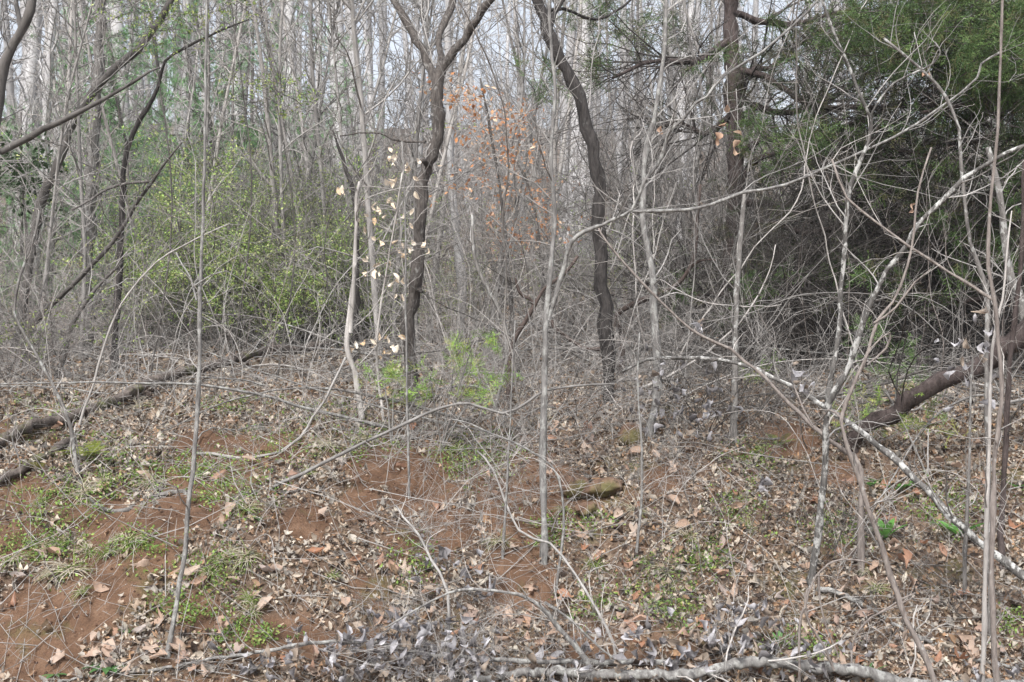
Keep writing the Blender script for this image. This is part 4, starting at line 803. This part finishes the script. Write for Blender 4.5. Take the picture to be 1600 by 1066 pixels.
# leafy twig clusters on the upper left trees (honeysuckle)
for k, (cx, cy, rx, ry, n, d, lab) in enumerate([(235, 35, 45, 30, 40, 8.6, 'bright green leafing vine cluster at the top left'), (430, 145, 40, 30, 32, 9, 'small bright green leaf cluster above the bushes'), (360, 5, 40, 14, 20, 9, 'green leaf sprig at the top edge'), (395, 405, 60, 14, 30, 9.3, 'yellow-green leaf spray in front of the bushes'),
      (480, 300, 90, 50, 70, 12, 'green leafing bush mass left of the crooked tree'), (330, 250, 80, 60, 60, 12, 'yellow-green leafing bush on the left'), (60, 520, 60, 16, 26, 8.2, 'yellow-green leaf spray at the left above the log'), (985, 330, 40, 40, 24, 11, 'green leaf sprig right of the leaning dark tree'), (990, 410, 45, 40, 40, 11, 'green leafing twigs by the reddish vine')]):
    x0 = (cx-800)/FPX*d; z0 = gz(x0, d); px = cx+rng.normal(0, .5, n)*rx; py = cy+rng.normal(0, .5, n)*ry; dd = d+rng.normal(0, .15, n)
    S = np.stack([(px-800)/FPX*dd, dd, CZ+(533-py)/FPX*dd], 1); tw = Geo(); lf = Geo()
    top = P(cx, cy, d); pt, rd = smooth_path([[x0, d, z0], (np.array([x0, d, z0])+top)/2+[.15, .05, 0], top], [.009, .006, .003], .15, .01); tw.tubes(pt, rd, 5)
    a, ar = grow(S, rng.normal(0, 1, (n, 3))*[1, 1, .5], .28, .0028, 5, .12); tw.tubes(a, ar, 3); b, br = kids(a, ar, 2, lf=(.4, .8), nseg=4); tw.tubes(b, br, 3)
    q = on_twigs(b, 7, .012); leafcloud(lf, q, (.018, .036), LG[rng.integers(1, 5, len(q))], .18)
    plant('leafing_vine', lab, 'vine', [('stems', tw, M['mid']), ('leaves', lf, M['green'], True)], None, [x0, d, z0])
# dark evergreen at left
d = 12; tw = Geo(); lf = Geo(); n = 60; S = np.stack([(35+rng.normal(0, 28, n)-800)/FPX*d, d+rng.normal(0, .2, n), CZ+(533-(275+rng.normal(0, 22, n)))/FPX*d], 1)
a, ar = grow(S, rng.normal(0, 1, (n, 3)), .3, .003, 4, .1); tw.tubes(a, ar, 3); q = on_twigs(a, 12, .03); leafcloud(lf, q, (.05, .09), np.array([[.03, .06, .02]])+np.zeros((len(q), 1)), .25)
x0 = (35-800)/FPX*d; tw.tubes(*[v for v in smooth_path([[x0, d, gz(x0, d)], [x0+.05, d, 2.5], [x0, d, 3.4]], [.03, .02, .01], .2)], 5)
plant('evergreen_shrub', 'dark glossy evergreen shrub at the left edge below the slanting bough', 'shrub', [('stems', tw, M['mid']), ('leaves', lf, M['green'], True)], None, [x0, d, gz(x0, d)])
# ------------------------------------------------------------------ bank details
def rock(px, py, r, sq, label):
    import bmesh
    bmh = bmesh.new(); bmesh.ops.create_icosphere(bmh, subdivisions=4, radius=1)
    for v in bmh.verts:
        c = v.co; n_ = 1+.35*float(fbm(c.x*1.5+px, c.y*1.5+c.z*1.7, 3, 7))+.06*float(fbm(c.x*6+px, c.z*6+c.y*5, 2, 8)); v.co = c*n_
        v.co.x *= sq[0]*r; v.co.y *= sq[1]*r; v.co.z *= sq[2]*r
    me = bpy.data.meshes.new('rock'); bmh.to_mesh(me); bmh.free(); me.materials.append(RM); me.polygons.foreach_set('use_smooth', [True]*len(me.polygons))
    p = ghit(px, py); o = link('rock', me, None, p+np.array([0, -.01, .03])); o.rotation_euler = (0, rng.normal(0, .1), rng.normal(0, .3)); tag(o, label, 'rock')
RM = rock_mat()
rock(898, 772, .07, (1.3, 1, .9), 'reddish-brown rock half buried in the bank'); rock(940, 772, .078, (1.5, 1, .75), 'dark moss-topped rock right of the reddish one')
rock(918, 805, .06, (1.2, 1, .7), 'small mossy stone below the two rocks'); rock(985, 690, .08, (1.1, 1, 1), 'mossy lump under the lichened sapling')
# grass tufts with straw coloured skirts
def tuft(n, L, green):
    g = Geo(); D = np.concatenate([rng.normal(0, .7, (n, 2)), np.ones((n, 1))*.8], 1); pt, rd = grow(np.zeros((n, 3))+rng.normal(0, .012, (n, 3))*[1, 1, 0], D, rng.uniform(.6, 1.1, n)*L, .0022, 6, .06, -.28, .2)
    c = np.array([(.58, .53, .42), (.66, .62, .52), (.48, .41, .30)])[rng.integers(0, 3, n)]; isg = rng.uniform(0, 1, n) < green; c[isg] = np.array([.19, .25, .07])*rng.uniform(.7, 1.3, (isg.sum(), 1))
    g.tubes(pt, rd, 3, np.repeat(c, 7*3, 0)); return g.mesh('grass_tuft', M['leaf'], True)
TU = [tuft(60, .13, .25), tuft(70, .11, .5), tuft(50, .15, .15), tuft(60, .09, .75)]
spots = [(205, 850), (185, 845), (135, 775), (95, 855), (110, 895), (140, 868), (75, 900), (390, 945), (385, 880), (345, 880), (360, 870), (170, 870), (75, 858), (395, 960), (700, 700), (712, 708), (495, 715), (385, 800), (160, 760), (65, 790), (780, 850), (880, 800), (990, 800), (1010, 880), (1050, 920), (1170, 830),
         (1040, 900), (930, 890), (560, 690), (330, 900), (515, 700), (480, 745), (1075, 845), (1180, 700), (215, 640), (380, 630), (1350, 900), (1370, 925), (860, 660), (520, 905), (20, 880), (130, 930), (240, 760), (1135, 870)]
for k, (x, y) in enumerate(spots):
    p = ghit(x, y)+np.array([0, -.01, .015]); o = link('grass_tuft', TU[k % 4], None, p); s = rng.uniform(.55, 1.25); o.scale = (s*rng.uniform(.8, 1.3), s, s*rng.uniform(.6, 1)); o.rotation_euler = (rng.uniform(.1, .5), rng.normal(0, .25), rng.uniform(-.8, .8))
    h = ('in the corner below the mossy log' if x < 100 else 'on the far left clay' if x < 230 else 'by the slim forked sapling' if x < 372 else 'left of the grey leaf heap' if x < 450 else 'below the crooked tree' if x < 720 else 'left of the lichened sapling' if x < 850 else 'right of the lichened sapling' if x < 1000 else 'in the litter left of the hooping canes' if x < 1200 else 'beside the bowed tan stem')+(', high on the bank' if y < 780 else ', low on the bank' if y > 890 else ', halfway up the bank'); h = h
    tag(o, ['straw grass tuft ', 'half green tuft ', 'bleached tuft ', 'green tuft '][k % 4]+h, 'grass tuft', 'grass tufts on the bank')
# rosettes and ferns
def rosette(px, py, n, L, col, label, name='broadleaf_plant', tall=.3, cat='plant'):
    p = ghit(px, py); root = empty(name, p, label, cat)
    for k in range(n):
        t = np.linspace(0, 1, 6); wd = .16*np.sin(np.pi*np.clip(t, .05, .97)); z = tall*t-.5*t*t*.6
        V = np.concatenate([np.stack([t, wd, z+.03], 1), np.stack([t, t*0, z], 1), np.stack([t, -wd, z+.03], 1)])*L; F = [(i, i+1, 7+i, 6+i) for i in range(5)]+[(6+i, 7+i, 13+i, 12+i) for i in range(5)]
        an = k/n*6.28+rng.normal(0, .25); s = rng.uniform(.6, 1.1); c, si = math.cos(an), math.sin(an); V = V*s; V = np.stack([V[:, 0]*c-V[:, 1]*si, V[:, 0]*si+V[:, 1]*c, V[:, 2]], 1)
        link('leaf', mesh_from('leaf', V, np.array(F), np.clip(np.array(col)*(1+rng.normal(0, .15)), 0, 1)[None]+np.zeros((18, 1)), True, M['green']), root)
def fern(px, py, n, L, col, label):
    p = ghit(px, py); root = empty('fern', p, label, 'fern')
    for k in range(n):
        an = rng.uniform(0, 6.28) ; g = Geo(); pt, rd = grow(np.zeros((1, 3)), np.array([[math.cos(an), math.sin(an)*.6, .9]]), L*rng.uniform(.7, 1.1), .0018, 12, .03, -.09, .3); g.tubes(pt, rd, 3, np.array(col))
        Pp = pt[0]; 
        for i in range(2, 13):
            Tt = unit(Pp[min(i+1, 12)]-Pp[i-1]); sd = unit(np.cross(Tt, [0, 0, 1.])); lw = L*.26*math.sin(math.pi*min(1, (13.5-i)/12.5))
            for s in (-1, 1):
                for q in (0, .5):
                    o_ = Pp[i]-Tt*L*.04*q; tip = o_+sd*s*lw+Tt*lw*.25; wv = Tt*L*.016; g.add(np.array([o_-wv, o_+wv, (o_+tip)/2+wv*1.1, tip, (o_+tip)/2-wv*1.1]), np.array([(0, 1, 2), (0, 2, 4), (4, 2, 3)]), np.array(col)*(1+rng.normal(0, .1)))
        link('frond', g.mesh('frond', M['green'], True, False), root)
rosette(168, 1045, 12, .13, (.07, .16, .05), 'big green leaf rosette at the bottom left'); rosette(205, 985, 8, .08, (.08, .16, .05), 'small green leaf clump above the bottom left rosette'); rosette(85, 1055, 7, .07, (.09, .18, .06), 'small green sprout in the bottom left corner')
rosette(1382, 845, 8, .16, (.11, .26, .06), 'upright bright green leaves behind the bowed tan stem', tall=1.0); rosette(1398, 770, 11, .15, (.12, .28, .07), 'bright green leaf clump right of the bowed tan stem', tall=.7)
rosette(1498, 840, 8, .16, (.11, .27, .06), 'bright green leaves under the blotched pole', tall=.8); rosette(1590, 765, 5, .1, (.12, .26, .07), 'single green sprout at the right edge', tall=.8); rosette(1360, 760, 6, .1, (.10, .24, .06), 'small green leaf sprout left of the bright clump', tall=.7)
rosette(405, 815, 6, .05, (.07, .17, .05), 'tiny dark green sprout on the bank left of centre', tall=.8); rosette(440, 750, 7, .06, (.12, .22, .08), 'low pale green rosette on the red clay'); rosette(1218, 1010, 6, .07, (.12, .28, .08), 'light green upright sprout by the bottom fallen trunk', tall=1.3)
rosette(1360, 1055, 6, .07, (.07, .2, .05), 'green sprout behind the fallen trunk at the bottom edge', tall=1.0)
fern(135, 720, 8, .20, (.22, .26, .05), 'yellow-green fern beside the mossy log end at left'); fern(60, 735, 5, .13, (.24, .24, .07), 'small yellowing fern on the short mossy log'); fern(1215, 700, 4, .14, (.14, .20, .05), 'small fern behind the diagonal poles'); fern(172, 725, 5, .16, (.16, .24, .06), 'green fern right of the yellow-green one')
# weeds: ground cover nobody could count
wl = Geo(); W0 = [(170, 730, 80, 45), (100, 780, 100, 40), (330, 740, 80, 40), (370, 780, 70, 40), (60, 860, 80, 50), (330, 900, 60, 40), (300, 960, 60, 30), (560, 700, 80, 30), (760, 720, 70, 30), (720, 730, 50, 30), (900, 820, 60, 25), (860, 840, 30, 30), (1030, 920, 50, 50), (920, 950, 40, 30), (650, 880, 40, 40), (740, 700, 60, 30), (80, 650, 80, 30),
      (1170, 720, 60, 30), (1150, 800, 50, 30), (1290, 830, 60, 40), (1480, 800, 80, 40), (240, 750, 60, 30), (130, 700, 60, 24), (440, 700, 60, 30), (500, 650, 80, 30), (1100, 880, 60, 40), (1250, 1020, 60, 30), (220, 860, 60, 30), (380, 1000, 60, 30), (1580, 980, 30, 30), (1060, 960, 40, 30), (350, 640, 70, 20)]
for cx, cy, rx, ry in W0:
    n = int(rx*ry/26)
    for _ in range(n):
        px, py = cx+rng.normal(0, .5)*rx, cy+rng.normal(0, .5)*ry
        if py > 1064: continue
        p = ghit(px, py); k = rng.integers(5, 12); q = p+rng.normal(0, 1, (k, 3))*[.022, .022, .010]+[0, 0, .028]; leafcloud(wl, q, (.010, .024), np.array([(.16, .27, .06), (.22, .33, .08), (.12, .21, .05), (.27, .32, .10)])[rng.integers(0, 4, k)], .2)
tag(link('ground_weeds', wl.mesh('ground_weeds', M['green'], True, False)), 'low green weeds sprouting through the leaf litter', 'weeds', None, 'stuff')
# fallen sticks
st = Geo()
def sticks(n, y0, y1, L, r):
    y = np.sqrt(rng.uniform(y0**2, y1**2, n)); x = rng.uniform(-1, 1, n)*.55*y; z = hgt(x, y)+rng.uniform(.015, .06, n); a = rng.uniform(0, 6.28, n); rt = gnormal_rot(x, y)
    D = np.einsum('nij,nj->ni', rt, np.stack([np.cos(a), np.sin(a), rng.normal(.02, .1, n)], 1)); pt, rd = grow(np.stack([x, y, z], 1), D, rng.uniform(*L, n), rng.uniform(*r, n), 3, .12, 0, .4)
    zz = hgt(pt[:, :, 0], pt[:, :, 1])+.01; pt[:, :, 2] = np.maximum(pt[:, :, 2], zz); st.tubes(pt, rd, 3)
sticks(7000, 4.2, 9.5, (.03, .25), (.0008, .0022)); sticks(700, 4.3, 9.5, (.3, 1.0), (.0015, .004)); sticks(1500, 9, 20, (.2, 1.2), (.003, .009))
tag(link('fallen_sticks', st.mesh('fallen_sticks', M['pale'])), 'loose thin sticks and stalks strewn over the leaf litter', 'sticks', None, 'stuff')
# crumbs of clay
OCT = (np.array([[1, 0, 0], [-1, 0, 0], [0, 1, 0], [0, -1, 0], [0, 0, .8], [0, 0, -.8]], float)*np.array([1, .8, 1]), np.array([(0, 2, 4), (2, 1, 4), (1, 3, 4), (3, 0, 4), (2, 0, 5), (1, 2, 5), (3, 1, 5), (0, 3, 5)]))
n = 15000; y = rng.uniform(4.4, 8.2, n); x = rng.uniform(-.55, .45, n)*y; z = hgt(x, y); kb = rng.uniform(0, 1, n) < bare(x, y, z)*(.35+.9*vnoise(x*3, y*3, 5)); x, y, z = x[kb], y[kb], z[kb]; n = len(x); cr = Geo()
scatter(cr, OCT, np.stack([x, y, z], 1), rotm(rng.uniform(0, 6, n), rng.uniform(0, 6, n), rng.uniform(0, 6, n)), .0025+.011*rng.uniform(0, 1, n)**3, np.array([(.13, .07, .045), (.18, .105, .07), (.09, .05, .035), (.24, .18, .14)])[rng.integers(0, 4, n)])
tag(link('soil_crumbs', cr.mesh('soil_crumbs', M['leaf'], True, False)), 'small clods and pebbles on the bare red clay', 'soil crumbs', None, 'stuff')
# fallen branches lying and propped along the edge of the thicket, one object each
for k in range(90):
    px = rng.uniform(0, 1600); y = rng.uniform(6.9, 11.5); x = (px-800)/FPX*y; z = gz(x, y)+rng.uniform(.01, .15); an = rng.normal(0, .5)+(3.14 if k % 2 else 0); L = rng.uniform(.7, 2.4)
    pt, rd = grow(np.array([[x, y, z]]), np.array([[math.cos(an), math.sin(an)*.7, rng.uniform(0, .35)]]), L, rng.uniform(.004, .013), 16, .07, -.03, .3); pt[:, :, 2] = np.maximum(pt[:, :, 2], hgt(pt[:, :, 0], pt[:, :, 1])+.03)
    g = Geo(); g.tubes(pt, rd, 6); tw = Geo(); twiggy(tw, pt[0], rd[0], rng.integers(6, 14), n2=3, fixed=(.15, .6)); h, dn = zone(px, y); tone = ['pale', 'grey', 'dull brown', 'lichened'][k % 4]
    plant('fallen_branch', f'{tone} dead branch lying {h}, {dn}', 'fallen branch', [('stem', g, M[['pale', 'grey', 'mid', 'lichen'][k % 4]]), ('twigs', tw, M['twig'])], 'dead branches along the thicket edge', [x, y, gz(x, y)])
# grey withered leaf clusters on cut brush
GL = np.array([(.31, .30, .315), (.47, .46, .48), (.19, .18, .185), (.33, .27, .22)])
for k, (cx, cy, rx, ry, n, d, lab) in enumerate([(560, 1000, 60, 40, 110, 5.0, 'heap of grey withered leaves left of bottom centre'), (640, 940, 70, 50, 110, 5.1, 'grey withered leaves hanging on dead twigs at bottom centre'), (720, 950, 50, 50, 90, 5.1, 'grey curled leaves under the arching dead bough'), (700, 1010, 80, 30, 90, 5.0, 'grey curled leaves above the fallen trunk at bottom centre'),
       (745, 860, 40, 25, 22, 5.5, 'few grey leaves stuck on twigs below the lichened sapling'), (670, 850, 30, 30, 20, 5.6, 'dark grey leaf wisp on the clay bank'), (1150, 950, 80, 40, 120, 5.2, 'dark grey leaf heap left of the hooping canes'), (1090, 985, 60, 25, 60, 5.1, 'low grey leaf heap above the fallen trunk'), (1248, 590, 14, 30, 12, 6.2, 'ragged grey leaves caught on the slim stem right of the cedar'),
       (1262, 612, 16, 16, 10, 6.1, 'pale grey leaf rag on the blotched pole'), (1095, 640, 50, 50, 40, 6.6, 'grey leaf scraps in the twigs left of the cedar trunk'), (1015, 620, 40, 60, 40, 6.8, 'grey leaf scraps around the lichened sapling'), (1500, 580, 20, 40, 14, 6.3, 'grey leaf scraps beside the fallen dark trunk'), (1540, 540, 20, 60, 16, 5.0, 'grey leaf scraps caught on the right hand stems'), (1090, 510, 10, 14, 8, 6.6, 'grey leaf clump on the thin branch left of the cedar'),
       (1280, 980, 50, 30, 40, 5.0, 'grey leaves between the hooping canes'), (1570, 990, 60, 40, 40, 4.8, 'grey brown leaves in the lower right corner'), (1190, 760, 12, 12, 6, 6, 'single grey leaf rag on a cane right of centre'), (950, 1000, 60, 30, 40, 5.1, 'grey leaves beside the foot of the dead bough'), (440, 1030, 80, 25, 50, 4.9, 'grey leaves around the limb at the bottom left')]):
    if d < 5.3 and cy > 900: d = min(d, ghit(cx, min(cy, 1060))[1])
    n = int(n*(.72 if n > 80 else .85)); px = cx+rng.normal(0, .75 if n > 30 else .5, n)*rx; py = cy+rng.normal(0, .6, n)*ry; dd = d+rng.normal(0, .07, n); S = np.stack([(px-800)/FPX*dd, dd, CZ+(533-py)/FPX*dd], 1)
    gh_ = hgt(S[:, 0], S[:, 1]); S[:, 2] = np.where(cy > 780, np.clip(S[:, 2], gh_+.02, gh_+.05+.24*rng.uniform(0, 1, n)**1.6), np.maximum(S[:, 2], gh_+.02)); lf = Geo(); tw = Geo(); which = rng.integers(0, 10, n); rot = rotm(rng.uniform(0, 6.28, n), rng.normal(.5, .6, n), rng.normal(0, .9, n)); cc = GL[rng.integers(0, 4, n)]*(1+rng.normal(0, .15, (n, 1)))
    for q, tp in enumerate(LT):
        s = which == q
        if s.any(): scatter(lf, (tp[0]*np.array([1, 1.0, 1.5]), tp[1]), S[s], rot[s], rng.uniform(.03, .075, s.sum()), cc[s])
    m = max(5, n//5); a, ar = grow(S[:m], rng.normal(0, 1, (m, 3))*[1, .6, .5], rng.uniform(.2, .6, m), .0018, 6, .13); a[:, :, 2] = np.maximum(a[:, :, 2], hgt(a[:, :, 0], a[:, :, 1])+.02); tw.tubes(a, ar, 3); b, br = kids(a, ar, 3, lf=(.3, .7), nseg=4, rmin=.0012); tw.tubes(b, br, 3)
    bx = S.mean(0); plant('withered_brush', lab, 'dead leaves', [('twigs', tw, M['twig']), ('dead_leaves', lf, M['leaf'], True)], None, [bx[0], bx[1], gz(bx[0], bx[1])])
# thin canes and whips growing in front of the thicket, one object each
for k in range(230):
    px = rng.uniform(0, 1600); d = rng.uniform(5.6, 8.8); x = (px-800)/FPX*d; z = gz(x, d); arch = rng.uniform(0, 1) < .6
    L = rng.uniform(.7, 3.0) if d > 6.8 else rng.uniform(.3, 1.4); pt, rd = grow(np.array([[x, d, z-.03]]), np.array([[rng.normal(0, .35), rng.normal(0, .2), 1]]), L, rng.uniform(.0015, .0032), 18, .09, -.13 if arch else .02, .4); pt[:, :, 2] = np.maximum(pt[:, :, 2], hgt(pt[:, :, 0], pt[:, :, 1])+.01)
    g = Geo(); g.tubes(pt, rd, 5); tw = Geo(); twiggy(tw, pt[0], rd[0], rng.integers(4, 9), n2=2, fixed=(.1, .45))
    h, dn = zone(px, 9); desc = 'thin arching whip' if arch else 'thin upright whip'
    plant('thin_whip', f'{desc} of bare wood on the bank {h}', 'sapling', [('stem', g, M[['pale', 'twig', 'brown'][k % 3]]), ('twigs', tw, M['pale'])], f'{desc}s {h}', [x, d, z])
# dangling vines
for k in range(40):
    px = rng.uniform(0, 1600); d = rng.uniform(7, 11); x = (px-800)/FPX*d; z = gz(x, d); n = 1
    pt, rd = grow(np.array([[x, d, z-.05]]), np.array([[rng.normal(0, .2), 0, 1]]), rng.uniform(3.2, 5), rng.uniform(.003, .006), 26, .13, .05, .6); g = Geo(); 
    pt, rd = smooth_path(pt[0], rd[0], .1, .003); g.tubes(pt, rd, 5); tw = Geo(); twiggy(tw, pt, rd, 14, n2=3, fixed=(.2, .8))
    h, dn = zone(px, 9); plant('climbing_vine', f'thin wavy grey vine climbing {h}', 'vine', [('stem', g, M[['pale', 'twig'][k % 2]]), ('twigs', tw, M['twig'])], f'climbing vines {h}', [x, d, z])

# thin spring haze between the far trunks
hz = bpy.data.materials.new('haze_air'); hz.use_nodes = True; hn = hz.node_tree; hn.nodes.clear(); ho = hn.nodes.new('ShaderNodeOutputMaterial'); hv = hn.nodes.new('ShaderNodeVolumePrincipled')
hv.inputs['Color'].default_value = (.93, .94, 1, 1); hv.inputs['Density'].default_value = .001; hn.links.new(hv.outputs[0], ho.inputs['Volume'])
X0, X1, Y0, Y1, Z0, Z1 = -700, 700, -70, 910, -9, 50
HV = [(x, y, z) for x in (X0, X1) for y in (Y0, Y1) for z in (Z0, Z1)]
hm = bpy.data.meshes.new('haze'); hm.from_pydata(HV, [], [(0, 1, 3, 2), (4, 6, 7, 5), (0, 4, 5, 1), (2, 3, 7, 6), (0, 2, 6, 4), (1, 5, 7, 3)]); hm.materials.append(hz)
tag(link('haze', hm), 'thin pale haze between the far trunks', 'haze', None, 'stuff')
